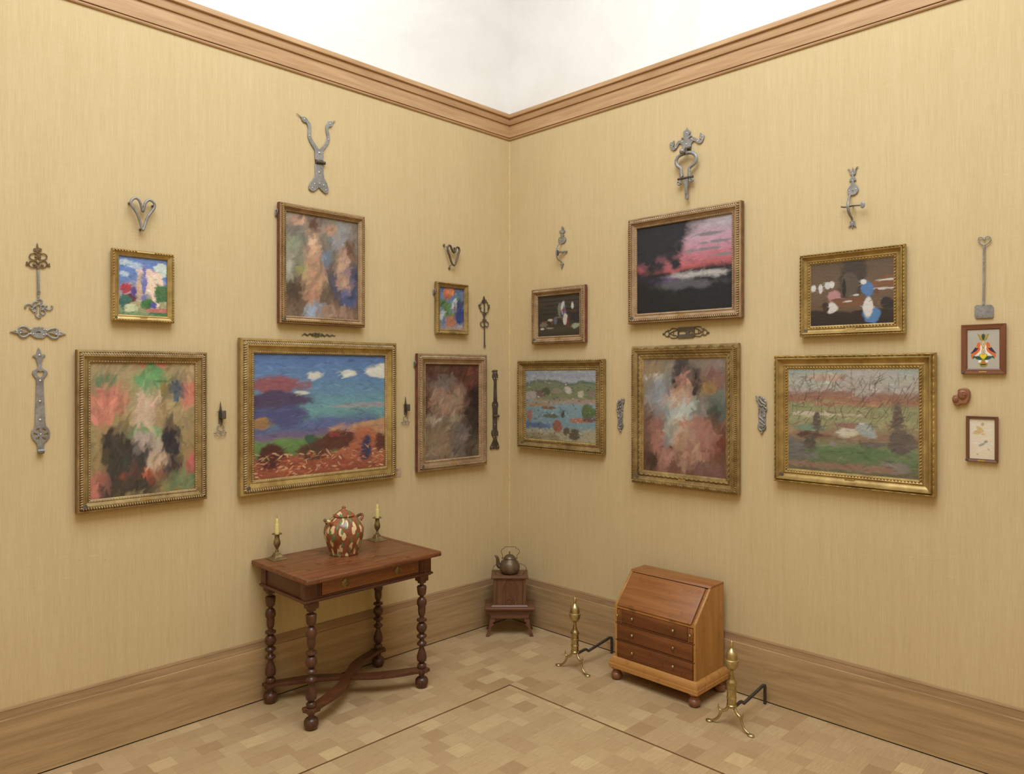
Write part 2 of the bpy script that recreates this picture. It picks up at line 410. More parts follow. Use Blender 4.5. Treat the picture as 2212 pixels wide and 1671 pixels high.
# ------------------------------------------------------------------ side table (stands against the left wall)
TX, TY, TZ = 1.4785, 0.289, 0.73
tb = thing('side_table', 'dark wooden side table with turned legs, one drawer and crossed wavy stretchers', 'table', (TX, TY, 0), PI)
obj('table_top', G().box(-.4035, .4035, -.269, .284, TZ-.0235, TZ), M['table_top'], tb, 0.007, 3)
for s in (-1, 1):   # scratched line near each end, the moulded end strip
    obj('end_moulding', G().box(s*.4035-.026 if s > 0 else s*.4035+.0008, s*.4035-.0008 if s > 0 else s*.4035+.026, -.262, .278, TZ-.004, TZ+.0012), M['table_top'], tb, 0.001, 1)
AX, AF, AB = .3655, -.211, .228; A0, A1 = .615, TZ-.0235
for s in (-1, 1):
    box('side_apron', (s*(AX-.003)-.009, s*(AX-.003)+.009, AF+.03, AB-.03, A0, A1), M['table_side'], tb, .001)
box('back_apron', (-AX+.03, AX-.03, AB-.022, AB, A0, A1), M['table_side'], tb, .001)
for sx in (-1, 1):
    for yy in (AF+.024, AB-.024):
        box('corner_post', (sx*(AX-.013)-.024, sx*(AX-.013)+.024, yy-.024, yy+.024, .600, A1), M['table_side'], tb, .002)
box('drawer_rail', (-AX+.03, AX-.03, AF+.004, AF+.03, A0, A0+.012), M['table_side'], tb, .001)
for s in (-1, 1):
    box('stile', (s*.3115-.019, s*.3115+.019, AF+.0015, AF+.03, A0+.010, A1), M['table_side'], tb, .001, 1)
    for q in (0, 1):
        obj('stile_bead', G().tube([(s*(.300+.007*q), AF-.001, A0+.012), (s*(.300+.007*q), AF-.001, A1)], .003, 6), M['table_side'], tb)
dr = box('drawer', (-.290, .290, AF-.002, AF+.03, A0+.015, A1-.004), M['table_drawer'], tb, .003)
box('drawer_gap', (-.2945, .2945, AF+.006, AF+.02, A0+.012, A1), M['groove'], tb)
def pull(px):
    o = [( -.026, .006), (-.018, .012), (-.010, .011), (-.006, .019), (0, .023), (.006, .019), (.010, .011), (.018, .012), (.026, .006),
         (.019, -.002), (.016, -.010), (.008, -.013), (.004, -.020), (0, -.026), (-.004, -.020), (-.008, -.013), (-.016, -.010), (-.019, -.002)]
    zc = (A0+A1)/2+.004; f = AF-.002
    p = obj('drawer_pull', G().prism([(px+a, zc+b) for a, b in o], lambda a, b: (a, f-.0022, b), lambda a, b: (a, f+.001, b)), M['old_brass'], dr, .0006, 1)
    pts = [(px+.018*math.cos(a), f-.010-.004*math.sin(-a), zc+.004+.018*math.sin(a)) for a in np.linspace(PI, 2*PI, 10)]
    h = G().tube([(px-.018, f, zc+.004)] + pts + [(px+.018, f, zc+.004)], .0022, 6)
    obj('drawer_bail', h, M['old_brass'], dr)
pull(-.165); pull(.150)
# moulding below the apron, one mitred length per side
def frame_run(g, x0, x1, y0, y1, prof):
    n = len(prof); cs = [(x0, y0, 1, 1), (x1, y0, -1, 1), (x1, y1, -1, -1), (x0, y1, 1, -1)]
    for i in range(4):
        a, b = cs[i], cs[(i+1) % 4]
        A = [(a[0]-a[2]*h, a[1]-a[3]*h, z) for h, z in prof]; B = [(b[0]-b[2]*h, b[1]-b[3]*h, z) for h, z in prof]
        g.add(A+B, [(k, (k+1) % n, n+(k+1) % n, n+k) for k in range(n)] + [tuple(range(n)), tuple(range(n, 2*n))[::-1]])
    return g
obj('apron_moulding', frame_run(G(), -AX-.011, AX+.011, AF, AB, [(-.004, .605), (.004, .605), (.008, .609), (.008, .613), (.004, .618), (-.004, .618)]), M['table_side'], tb)
LEG = [(.0, .602), (.025, .602), (.027, .592), (.028, .575), (.022, .562), (.013, .557), (.0125, .549), (.022, .546), (.0265, .541), (.0255, .525), (.022, .502), (.019, .496),
       (.013, .490), (.0125, .486), (.018, .480), (.0245, .470), (.027, .455), (.0245, .441), (.0195, .435), (.0205, .425), (.0195, .400), (.0165, .388), (.0135, .380),
       (.015, .374), (.0265, .367), (.0275, .362), (.0265, .357), (.015, .352), (.0135, .350), (.018, .345), (.026, .333), (.0285, .320), (.026, .307), (.018, .296), (.0145, .290),
       (.016, .287), (.0265, .279), (.0275, .274), (.0265, .270), (.0155, .262), (.0145, .252), (.017, .246), (.026, .238), (.0265, .233), (.025, .229), (.015, .222),
       (.0155, .212), (.019, .195), (.0255, .172), (.027, .158), (.025, .144), (.017, .137), (.0135, .133), (.017, .129), (.0235, .122), (.0245, .112), (.022, .103), (.0, .103)]
FOOT = [(.0, .083), (.020, .083), (.017, .071), (.014, .062), (.017, .057), (.026, .052), (.034, .042), (.0355, .030), (.034, .018), (.028, .006), (.024, .0), (.0, .0)]
LX, LF, LB = .332, -.186, .216
LEG = [(max(r*.82, 0) if .0 < r <= .0155 else r, z) for r, z in LEG if z <= .575]; LEG = [(.0, .575), (.024, .575)]+LEG[1:]
for sx in (-1, 1):
    for yy in (LF, LB): box('leg_block', (sx*LX-.027, sx*LX+.027, yy-.027, yy+.027, .572, .6045), M['table_side'], tb, .005, 3)
for sx in (-1, 1):
    for yy in (LF, LB):
        obj('leg', G().lathe(LEG, 20, (sx*LX, yy, 0)), M['table_leg'], tb, sharp=50)
        box('stretcher_pad', (sx*LX-.033, sx*LX+.033, yy-.033, yy+.033, .0826, .1026), M['table_leg'], tb, .006, 2)
        obj('foot', G().lathe(FOOT, 20, (sx*LX, yy, 0)), M['table_leg'], tb, sharp=50)
def stretcher(p, q, zt, amp):
    p, q = np.array(p), np.array(q); d = q-p; Ln = np.linalg.norm(d); d /= Ln; nrm = np.array([-d[1], d[0]])
    left = []; right = []; N = 40
    for i in range(N+1):
        t = i/N; w = .0285+.004*math.cos(4*PI*t+PI)+.006*(math.exp(-(t/.05)**2)+math.exp(-((1-t)/.05)**2))
        c = p+d*Ln*t+nrm*amp*math.sin(2*PI*t)*math.sin(PI*t)**.5
        left.append(tuple(c+nrm*w)); right.append(tuple(c-nrm*w))
    poly = left+right[::-1]
    return G().prism(poly, lambda a, b: (a, b, zt-.02), lambda a, b: (a, b, zt))
for (p, q, zt, am) in (((-LX, LF), (LX, LB), .1032, -.030), ((-LX, LB), (LX, LF), .1028, .026)):
    e = (np.array(q)-np.array(p)); e = e/np.linalg.norm(e)*.028
    obj('stretcher', stretcher(np.array(p)-e, np.array(q)+e, zt, am), M['table_side'], tb, .003, 2)

def place(l, x, y, z): return (x, y, z)
# candlesticks and candles
STEM = [(.0, .036), (.0085, .036), (.0095, .041), (.0065, .046), (.006, .052), (.009, .058), (.0165, .072), (.018, .082), (.0165, .092), (.0125, .104), (.0115, .118), (.013, .124), (.022, .1265), (.0265, .128), (.0265, .130), (.020, .1285), (.011, .1275), (.0105, .115), (.0, .115)]
def candlestick(x, y, label):
    t = thing('candlestick', label, 'candlestick', (x, y, TZ), PI, 'brass candlesticks on the side table')
    lv = [(.0415, 0), (.0415, .003), (.034, .006), (.022, .013), (.0165, .021), (.0145, .028), (.0115, .033), (.009, .0365)]
    g = G(); vs = []; fs = []
    for r, z in lv: vs += [(-r, -r, z), (r, -r, z), (r, r, z), (-r, r, z)]
    for i in range(len(lv)-1):
        for k in range(4): fs.append((i*4+k, i*4+(k+1) % 4, i*4+4+(k+1) % 4, i*4+4+k))
    fs += [(3, 2, 1, 0), tuple(4*(len(lv)-1)+k for k in range(4))]
    obj('base', g.add(vs, fs), M['old_brass'], t, .0008, 1, 25)
    obj('stem', G().lathe(STEM, 24), M['old_brass'], t, sharp=50)
def candle(x, y, label):
    t = thing('candle', label, 'candle', (x, y, TZ+.1155), 0, 'stepped candles in the candlesticks')
    obj('wax', G().lathe([(0, 0), (.0103, 0), (.0114, .014), (.0104, .058), (.0096, .063), (.0075, .064), (.0066, .086), (.005, .091), (0, .0925)], 20), M['wax'], t, sharp=40)
    obj('wick', G().tube([(0, 0, .091), (.0004, 0, .101), (.0, .0005, .111)], .0009, 5), M['wick'], t)
candlestick(1.774, .072, 'aged brass candlestick on the table end away from the room corner'); candle(1.774, .072, 'stepped yellow candle on the table end away from the room corner')
candlestick(1.158, .080, 'aged brass candlestick on the table end towards the room corner'); candle(1.158, .080, 'stepped yellow candle on the table end towards the room corner')

# lidded jar
def slipware(planar=False):
    t = NT('slipware_glaze'); c = t.coord('Object')
    base = t.ramp(t.noise(c, 16, 3, .6), [(.35, S(118, 68, 42)), (.65, S(158, 97, 62))])
    sep = t.new('ShaderNodeSeparateXYZ'); t.link(c, sep.inputs[0])
    an = t.math('ARCTAN2', sep.outputs[1], sep.outputs[0])
    cm = t.new('ShaderNodeCombineXYZ')
    if planar: t.link(sep.outputs[0], cm.inputs[0]); t.link(sep.outputs[1], cm.inputs[1])
    else: t.link(t.math('MULTIPLY', an, .10), cm.inputs[0]); t.link(sep.outputs[2], cm.inputs[1])
    wob = t.noise(cm.outputs[0], 30, 2, .5); w2 = t.new('ShaderNodeCombineXYZ'); t.link(t.math('MULTIPLY', wob, .02), w2.inputs[0]); t.link(t.math('MULTIPLY', wob, .012), w2.inputs[1])
    ad = t.new('ShaderNodeVectorMath', operation='ADD'); t.link(cm.outputs[0], ad.inputs[0]); t.link(w2.outputs[0], ad.inputs[1])
    def spots(scale, loc, thr, rot):
        v = t.new('ShaderNodeTexVoronoi', voronoi_dimensions='2D'); v.inputs['Scale'].default_value = scale; v.inputs['Randomness'].default_value = .75
        t.link(t.mapping(ad.outputs[0], (1.7, .8, 1), loc, (0, 0, rot)), v.inputs['Vector'])
        return t.ramp(v.outputs['Distance'], [(thr-.025, 1), (thr, 0)])
    ns = t.noise(c, 60, 3, .7)
    cream = t.mix(t.ramp(ns, [(.60, 0), (.68, .8)]), S(222, 196, 146), S(120, 84, 62))
    col = t.mix(spots(17, (0, .0, 0), .30, .5), base, cream)
    col = t.mix(spots(18, (.31, .17, 0), .22, -.4), col, S(98, 128, 82))
    t.set(col, .26, 0, .5); return t.m
M['slip'] = slipware(); M['slip_lid'] = slipware(True)
jar = thing('lidded_jar', 'reddish brown earthenware jar with cream and green leaf splashes', 'jar', (1.470, .222, TZ), PI)
obj('jar_body', G().lathe([(0, 0), (.073, 0), (.076, .004), (.075, .010), (.078, .022), (.090, .055), (.102, .092), (.1058, .118), (.103, .142), (.094, .163), (.078, .183), (.062, .193), (.058, .197), (0, .197)], 40), M['slip'], jar, sharp=60)
obj('lid', G().lathe([(.0, .196), (.052, .196), (.056, .2), (.0585, .206), (.056, .208), (.045, .214), (.030, .226), (.014, .237), (.010, .239), (.0095, .243), (.0115, .247), (.009, .2515), (.0, .2525)], 32), M['slip_lid'], jar, sharp=60)
for s in (-1, 1):
    pts = [(s*.084, 0, .172), (s*.098, -.004, .178), (s*.107, -.006, .176), (s*.111, 0, .168), (s*.107, .006, .158), (s*.099, .002, .152)]
    a0 = [(s*.082, -.026, .166), (s*.094, -.026, .178), (s*.105, -.018, .189), (s*.110, 0, .194), (s*.105, .018, .189), (s*.094, .026, .178), (s*.082, .026, .166)]
    obj('handle', G().tube(smooth(a0, False, 4), .0075, 8, ref=(0, 0, 1)), M['slip'], jar)

# ------------------------------------------------------------------ footstool, foot warmer and kettle in the corner (all face the middle of the room)
R45 = PI*3/4; CS = .219
st = thing('footstool', 'small walnut footstool with ogee apron standing in the room corner', 'stool', (CS, CS, 0), R45)
obj('stool_top', G().box(-.1625, .1625, -.0975, .0975, .172, .190), M['walnut'], st, .006, 3)
ap = [(-.152, .172), (-.150, .160), (-.143, .152), (-.132, .144), (-.124, .135), (-.122, .115), (.122, .115), (.124, .135), (.132, .144), (.143, .152), (.150, .160), (.152, .172)]
for yy in (-.076, .064):
    obj('apron', G().prism(ap, lambda a, b: (a, yy, b), lambda a, b: (a, yy+.012, b)), M['walnut'], st, .0015, 1)
for s in (-1, 1):
    box('end_rail', (s*.112-.006, s*.112+.006, -.064, .064, .105, .172), M['walnut'], st, .001)
for sx in (-1, 1):
    for sy in (-1, 1):
        o = [(.092, .135), (.122, .135), (.126, .112), (.129, .095), (.1325, .070), (.137, .048), (.144, .024), (.154, .0), (.131, .0), (.127, .022), (.1205, .044), (.117, .060), (.111, .068), (.102, .072), (.1005, .079), (.106, .082), (.106, .090), (.096, .093), (.094, .104)]
        yf = sy*.062
        obj('leg', G().prism([(sx*a, b) for a, b in o], lambda a, b: (a, yf-.010+sy*(.135-b)*.06, b), lambda a, b: (a, yf+.010+sy*(.135-b)*.06, b)), M['walnut'], st, .0015, 1)

fz = .1902
fw = thing('foot_warmer', 'carved walnut foot warmer box with wire handle, standing on the footstool', 'foot warmer', (CS, CS, fz), R45)
obj('base_moulding', frame_run(G().box(-.104, .104, -.076, .076, 0, .014), -.106, .106, -.078, .078, [(-.004, 0), (.0115, 0), (.0115, .005), (.004, .014), (-.004, .014)]), M['walnut'], fw)
for s in (-1, 1):
    for yy in (-.0705, .0705):
        box('corner_post', (s*.0955-.0095, s*.0955+.0095, yy-.0085, yy+.0085, .014, .181), M['walnut_v'], fw, .0008, 1)
    box('side_panel', (s*.0975-.004, s*.0975+.004, -.062, .062, .014, .181), M['walnut_v'], fw)
    box('groove', (s*.0855-.0012, s*.0855+.0012, -.0775, -.06, .014, .181), M['groove'], fw)
box('back_panel', (-.086, .086, .068, .076, .014, .181), M['walnut_v'], fw)
fp = box('front_panel', (-.0845, .0845, -.0765, -.068, .014, .181), M['walnut_v'], fw)
ox, oz = .006, .100
obj('oval_rim', G().tube([(ox+.052*math.cos(a), -.0768, oz+.074*math.sin(a)) for a in np.linspace(0, 2*PI, 36, endpoint=False)], .0022, 6, True), M['walnut_v'], fp)
obj('oval_ground', G().prism([(ox+.0495*math.cos(a), oz+.0715*math.sin(a)) for a in np.linspace(0, 2*PI, 36, endpoint=False)], lambda a, b: (a, -.0768, b), lambda a, b: (a, -.07, b)), M['carve'], fp)
bird = [(-.034, .040), (-.010, .058), (.008, .072), (.022, .092), (.026, .112), (.022, .128), (.012, .140), (.006, .148), (.016, .155), (.024, .150), (.030, .142), (.034, .122), (.035, .100), (.028, .078), (.016, .062), (.020, .046), (.012, .040), (.002, .052), (-.014, .044)]
obj('carved_bird', G().prism(smooth(bird, True, 3), lambda a, b: (a, -.0795, b), lambda a, b: (a, -.0765, b)), M['walnut_v'], fp, .0006, 1)
obj('carved_mound', G().prism([(-.046, .020), (-.02, .026), (-.002, .044), (.008, .030), (.020, .022), (.03, .028), (.036, .02)], lambda a, b: (a, -.0785, b), lambda a, b: (a, -.0765, b)), M['walnut_v'], fp)
g = G(); rr = random.Random(3)
for i in range(7):
    for j in range(12):
        a, b = -.040+i*.0115, .040+j*.0105
        if ((a-ox)/.046)**2+((b-oz)/.066)**2 < 1 and not (-.004 < a-.012 < .024 and b > .06): g.dome((a, -.0766, b), .0017, .0012, 5)
o = obj('punched_dots', g, M['groove'], fp); o['kind'] = 'stuff'
obj('top', G().box(-.119, .119, -.0885, .0885, .181, .197), M['walnut'], fw, .004, 3)
g = G()
for i, (a, b) in enumerate([(x*.03, y*.03) for x in (-3, -2, -1, 0, 1, 2, 3) for y in (-2, -1, 0, 1, 2) if (x+y) % 2 == 0]):
    g.lathe([(.0032, 0), (.0032, .0004)], 8, (a, b, .197))
o = obj('vent_hole', g, M['groove'], fw); o['kind'] = 'stuff'
wp = [(-.087, -.03, .197), (-.089, -.03, .205), (-.097, -.012, .209), (-.108, .015, .216), (-.106, .04, .226), (-.092, .055, .236), (-.06, .064, .244), (0, .068, .247), (.06, .064, .244), (.092, .055, .236), (.106, .04, .226), (.108, .015, .216), (.097, -.012, .209), (.089, -.03, .205), (.087, -.03, .197)]
obj('wire_handle', G().tube(smooth(wp, False, 4), .0016, 6, ref=(0, 0, 1)), M['iron_black'], fw)

kz = fz+.1972
kt = thing('kettle', 'small brown metal kettle with curved spout, standing on the foot warmer', 'kettle', (CS, CS, kz), R45)
obj('kettle_body', G().lathe([(0, 0), (.045, 0), (.055, .006), (.063, .020), (.0668, .038), (.065, .056), (.057, .074), (.046, .087), (.040, .092), (.038, .096), (0, .096)], 36), M['kettle'], kt, sharp=60)
obj('lid', G().lathe([(0, .094), (.040, .094), (.0415, .098), (.038, .103), (.034, .108), (.024, .117), (.010, .123), (.004, .1245), (0, .1245)], 32), M['kettle'], kt, sharp=60)
obj('knob', G().lathe([(0, .123), (.0045, .124), (.003, .129), (.0055, .133), (.0058, .137), (.003, .141), (.0022, .144), (0, .147)], 14), M['old_brass'], kt, sharp=60)
sp = smooth([(-.058, 0, .042), (-.068, 0, .046), (-.075, 0, .056), (-.077, 0, .072), (-.078, 0, .090), (-.083, 0, .105), (-.092, 0, .112), (-.097, 0, .112)], False, 4)
obj('spout', G().tube(sp, [(.0125*(1-i/(len(sp)-1))**.8+.0042) for i in range(len(sp))], 10), M['kettle'], kt, sharp=60)
hb = smooth([(-.046, 0, .094), (-.047, 0, .108), (-.047, 0, .118), (-.053, 0, .130), (-.055, 0, .143), (-.048, 0, .156), (-.035, 0, .162), (-.033, 0, .166), (-.031, 0, .1705), (0, 0, .172), (.038, 0, .1705), (.040, 0, .166), (.042, 0, .162), (.056, 0, .156), (.064, 0, .143), (.061, 0, .130), (.050, 0, .120), (.048, 0, .108), (.046, 0, .092)], False, 4)
obj('bail_handle', G().tube(hb, .0015, 6), M['iron_black'], kt)
for s in (-1, 1): obj('handle_lug', G().ball((s*.047, 0, .098), .004, .003, .006), M['kettle'], kt)

# ------------------------------------------------------------------ slant-front desk (back to the right wall)
dk = thing('slant_front_desk', 'miniature slant front desk of honey wood with three dark drawers', 'desk', (.19, 1.398, 0), PI/2)
CW, CF, CB = .2525, -.132, .152
sd = [(CB, .120), (CF, .120), (CF, .411), (.0126, .566), (CB, .566)]
for s in (-1, 1):
    xi, xo = s*(CW-.014), s*CW
    obj('side_panel', G().prism(sd, lambda a, b: (xi, a, b), lambda a, b: (xo, a, b)), M['maple'], dk, .0015, 1)
obj('desk_top', G().prism([(CB, .5662), (.0128, .5662), (.0225, .5765), (CB, .5765)], lambda a, b: (-CW, a, b), lambda a, b: (CW, a, b)), M['cherry'], dk, .001, 1)
box('back_panel', (-CW+.014, CW-.014, CB-.008, CB, .12, .566), M['maple'], dk)
lidn = Vector((0, -(.575-.411), -(.021-CF))).normalized()   # outward normal of the slope in (y,z)
dy, dz = .021-CF, .575-.411; Ls = math.hypot(dy, dz); ty, tz = dy/Ls, dz/Ls; ny, nz = -tz, ty
def slope(a, u, w): return (a, CF+ty*u+ny*w, .411+tz*u+nz*w)
g = G(); x0, x1 = -CW+.018, CW-.026
g.add([slope(a, u, w) for w in (-.006, .005) for (a, u) in ((x0, -.004), (x1, -.004), (x1, Ls-.016), (x0, Ls-.016))], [(3,2,1,0),(4,5,6,7),(0,1,5,4),(1,2,6,5),(2,3,7,6),(3,0,4,7)])
obj('slant_lid', g, M['cherry'], dk, .003, 2)
g = G(); g.add([slope(a, u, w) for w in (-.012, -.0065) for (a, u) in ((-CW+.012, 0), (CW-.012, 0), (CW-.012, Ls-.014), (-CW+.012, Ls-.014))], [(3,2,1,0),(4,5,6,7),(0,1,5,4),(1,2,6,5),(2,3,7,6),(3,0,4,7)])
obj('lid_bed', g, M['cherry'], dk)
box('writing_rail', (-CW+.014, CW-.014, CF, CF+.03, .393, .406), M['maple_h'], dk, .001, 1)
for px in (-.135, .115): box('hinge', (px-.018, px+.018, CF-.0012, CF+.002, .3985, .4045), M['old_brass'], dk)
box('drawer_rail', (-CW+.004, CW-.004, CF-.0008, CF+.03, .3095, .3175), M['drawer'], dk, .001, 1)
box('drawer_rail', (-CW+.004, CW-.004, CF-.0008, CF+.03, .2155, .2225), M['drawer'], dk, .001, 1)
box('interior', (-CW+.014, CW-.014, CF+.012, CF+.02, .12, .395), M['groove'], dk)
def knob(p, x, z, f):
    g = G(); pr = [(.0035, 0), (.003, .006), (.0045, .009), (.007, .011), (.0075, .014), (.006, .017), (0, .018)]
    n = 14; vs = []; fs = []
    for r, h in pr:
        for k in range(n): a = 2*PI*k/n; vs.append((x+r*math.cos(a), f-h, z+r*math.sin(a)))
    for i in range(len(pr)-1):
        for k in range(n): fs.append((i*n+k, i*n+(k+1) % n, (i+1)*n+(k+1) % n, (i+1)*n+k))
    obj('knob', g.add(vs, fs), M['brass'], p, sharp=60)
for (xa, xb, za, zb) in ((-.206, .206, .3195, .391), (-.236, .236, .2245, .3075), (-.236, .236, .1265, .2135)):
    d = box('drawer', (xa, xb, CF-.004, CF+.012, za, zb), M['drawer'], dk, .0035, 2)
    for s in (-1, 1): knob(d, s*.128, (za+zb)/2+.004, CF-.004)
for s in (-1, 1):
    box('loper_stile', (s*.2115-.004, s*.2115+.004, CF, CF+.02, .3185, .392), M['cherry'], dk)
    lo = box('loper', (s*.2265-.0095, s*.2265+.0095, CF-.003, CF+.012, .3205, .389), M['cherry'], dk, .002)
    knob(lo, s*.2265, .357, CF-.003)
bx0, bx1, by0, by1 = -.262, .262, -.142, .152
obj('base_plinth', G().box(-.2765, .2765, -.158, .160, .0665, .0905), M['maple_h'], dk, .0015, 1)
obj('base_moulding', frame_run(G().box(-.25, .25, -.13, .15, .0905, .119), -.2525, .2525, -.132, .150, [(-.004, .0905), (.0215, .0905), (.0215, .101), (.0185, .112), (.012, .120), (.004, .126), (-.004, .126)]), M['maple_h'], dk)
for sx in (-1, 1):
    for yy in (-.128, .126):
        obj('bun_foot', G().lathe([(0, .0665), (.030, .0665), (.031, .062), (.021, .057), (.018, .051), (.022, .047), (.023, .043), (.0215, .040), (.028, .035), (.031, .025), (.029, .012), (.022, .002), (.018, 0), (0, 0)], 24, (sx*.243, yy, 0)), M['bun'], dk, sharp=60)

# ------------------------------------------------------------------ andirons
def andiron():
    t = thing('andiron', 'brass andiron', 'andiron', (0, 0, 0), PI/2, 'pair of brass andirons beside the desk')
    obj('finial', G().lathe([(0, .232), (.0125, .232), (.012, .240), (.0095, .246), (.0087, .262), (.010, .272), (.019, .278), (.029, .294), (.0328, .314), (.0328, .322), (.0285, .325), (.0282, .330), (.0265, .348), (.022, .360), (.013, .370), (.0065, .376), (.0055, .380), (.0075, .384), (.0088, .391), (.0075, .395), (.0065, .402), (.004, .409), (0, .412)], 28), M['brass'], t, sharp=40)
    obj('shoulder', G().lathe([(0, .203), (.0225, .203), (.0245, .207), (.0245, .213), (.021, .220), (.016, .226), (.0145, .230), (.0135, .234), (0, .234)], 28), M['brass'], t, sharp=40)
    obj('shaft', G().lathe([(.0218, .106), (.0218, .205)], 8, phase=PI/8), M['brass'], t, sharp=20)
    for z in (.176, .141): obj('ring', G().lathe([(.021, z-.004), (.0238, z-.003), (.0245, z), (.0238, z+.003), (.021, z+.004)], 24), M['brass'], t)
    obj('collar', G().lathe([(0, .094), (.021, .094), (.0238, .099), (.0238, .107), (.021, .110), (0, .110)], 24), M['brass'], t)
    for s in (-1, 1):
        ph = smooth([(s*.010, .004, .102), (s*.018, .0, .090), (s*.030, -.003, .074), (s*.045, -.006, .066), (s*.052, -.008, .060), (s*.056, -.010, .046), (s*.066, -.013, .028), (s*.082, -.016, .014), (s*.098, -.018, .008)], False, 4)
        k = len(ph); l = obj('leg', G().tube(ph, [.0085-.0035*i/(k-1) for i in range(k)], 10), M['brass'], t, sharp=60)
        su = smooth([(s*.044, -.006, .066), (s*.054, -.008, .066), (s*.062, -.009, .074), (s*.065, -.009, .086), (s*.063, -.009, .097)], False, 4); k = len(su)
        obj('spur', G().tube(su, [.0068*(1-i/(k-1))+.0012 for i in range(k)], 8), M['brass'], l, sharp=60)
        obj('penny_foot', G().lathe([(0, 0), (.013, 0), (.015, .003), (.014, .007), (.007, .010), (0, .0105)], 18, (s*.108, -.020, 0), sx=1.15), M['brass'], l, sharp=60)
    bp = [(0, .012, .086), (0, .085, .092), (0, .102, .090), (0, .122, .074), (0, .14, .077), (0, .325, .101), (0, .343, .097), (0, .346, .085), (0, .346, .0)]
    obj('billet_bar', G().tube(bp, .0062, square=True, ref=(1, 0, 0)), M['iron_black'], t, .0012, 1)
    return t
a1 = andiron(); a1.location = (.388, .912, 0); a1['label'] = 'brass andiron on the side of the desk nearer the room corner'
a2 = copy_tree(a1); a2.location = (.390, 1.884, 0); a2['label'] = 'brass andiron on the side of the desk away from the room corner'

# ------------------------------------------------------------------ pictures: loose colour-field canvases in carved frames
M['gold'] = metal('burnished_gold', S(190, 162, 100), S(146, 118, 66), 0.42, 0.45, 25, 0.25, 0.001, 0.4)
M['gold_dark'] = metal('dull_gold', S(172, 146, 94), S(124, 100, 60), 0.48, 0.4, 25, 0.25, 0.001, 0.4)
M['gold_pale'] = metal('silvered_gilding', S(196, 176, 138), S(146, 118, 84), 0.48, 0.35, 60, 0.3, 0.001, 0.4)
M['gold_rose'] = metal('worn_rose_gilding', S(180, 150, 114), S(138, 107, 76), 0.5, 0.3, 18, 0.25, 0.001, 0.4)
M['bole'] = plain('brown_edge', S(122, 88, 58), 0.55, 0, 0.25, 30)
M['bole_red'] = plain('red_brown_edge', S(112, 66, 48), 0.55, 0, 0.25, 30)
M['frame_wood'] = wood('frame_cherry', S(100, 60, 38), S(132, 82, 52), 0, 1.4, 0.4)
M['frame_wood_v'] = wood('frame_cherry_upright', S(100, 60, 38), S(132, 82, 52), 2, 1.4, 0.4)
M['frame_oak'] = wood('frame_brown', S(90, 57, 38), S(126, 82, 56), 0, 2.0, 0.45)
M['frame_oak_v'] = wood('frame_brown_upright', S(90, 57, 38), S(126, 82, 56), 2, 2.0, 0.45)
M['medal'] = metal('dark_medallion', S(112, 102, 86), S(76, 68, 56), 0.6, 0.1, 300, 0.8)
M['plate_brass'] = metal('name_plate', S(216, 188, 116), S(176, 146, 84), 0.35, 0.6, 60, 0.1)
M['chrome'] = metal('steel_hanger', S(200, 200, 200), S(150, 150, 150), 0.25, 0.8, 60, 0.1)
M['backing'] = plain('frame_back', S(120, 92, 60), 0.8)

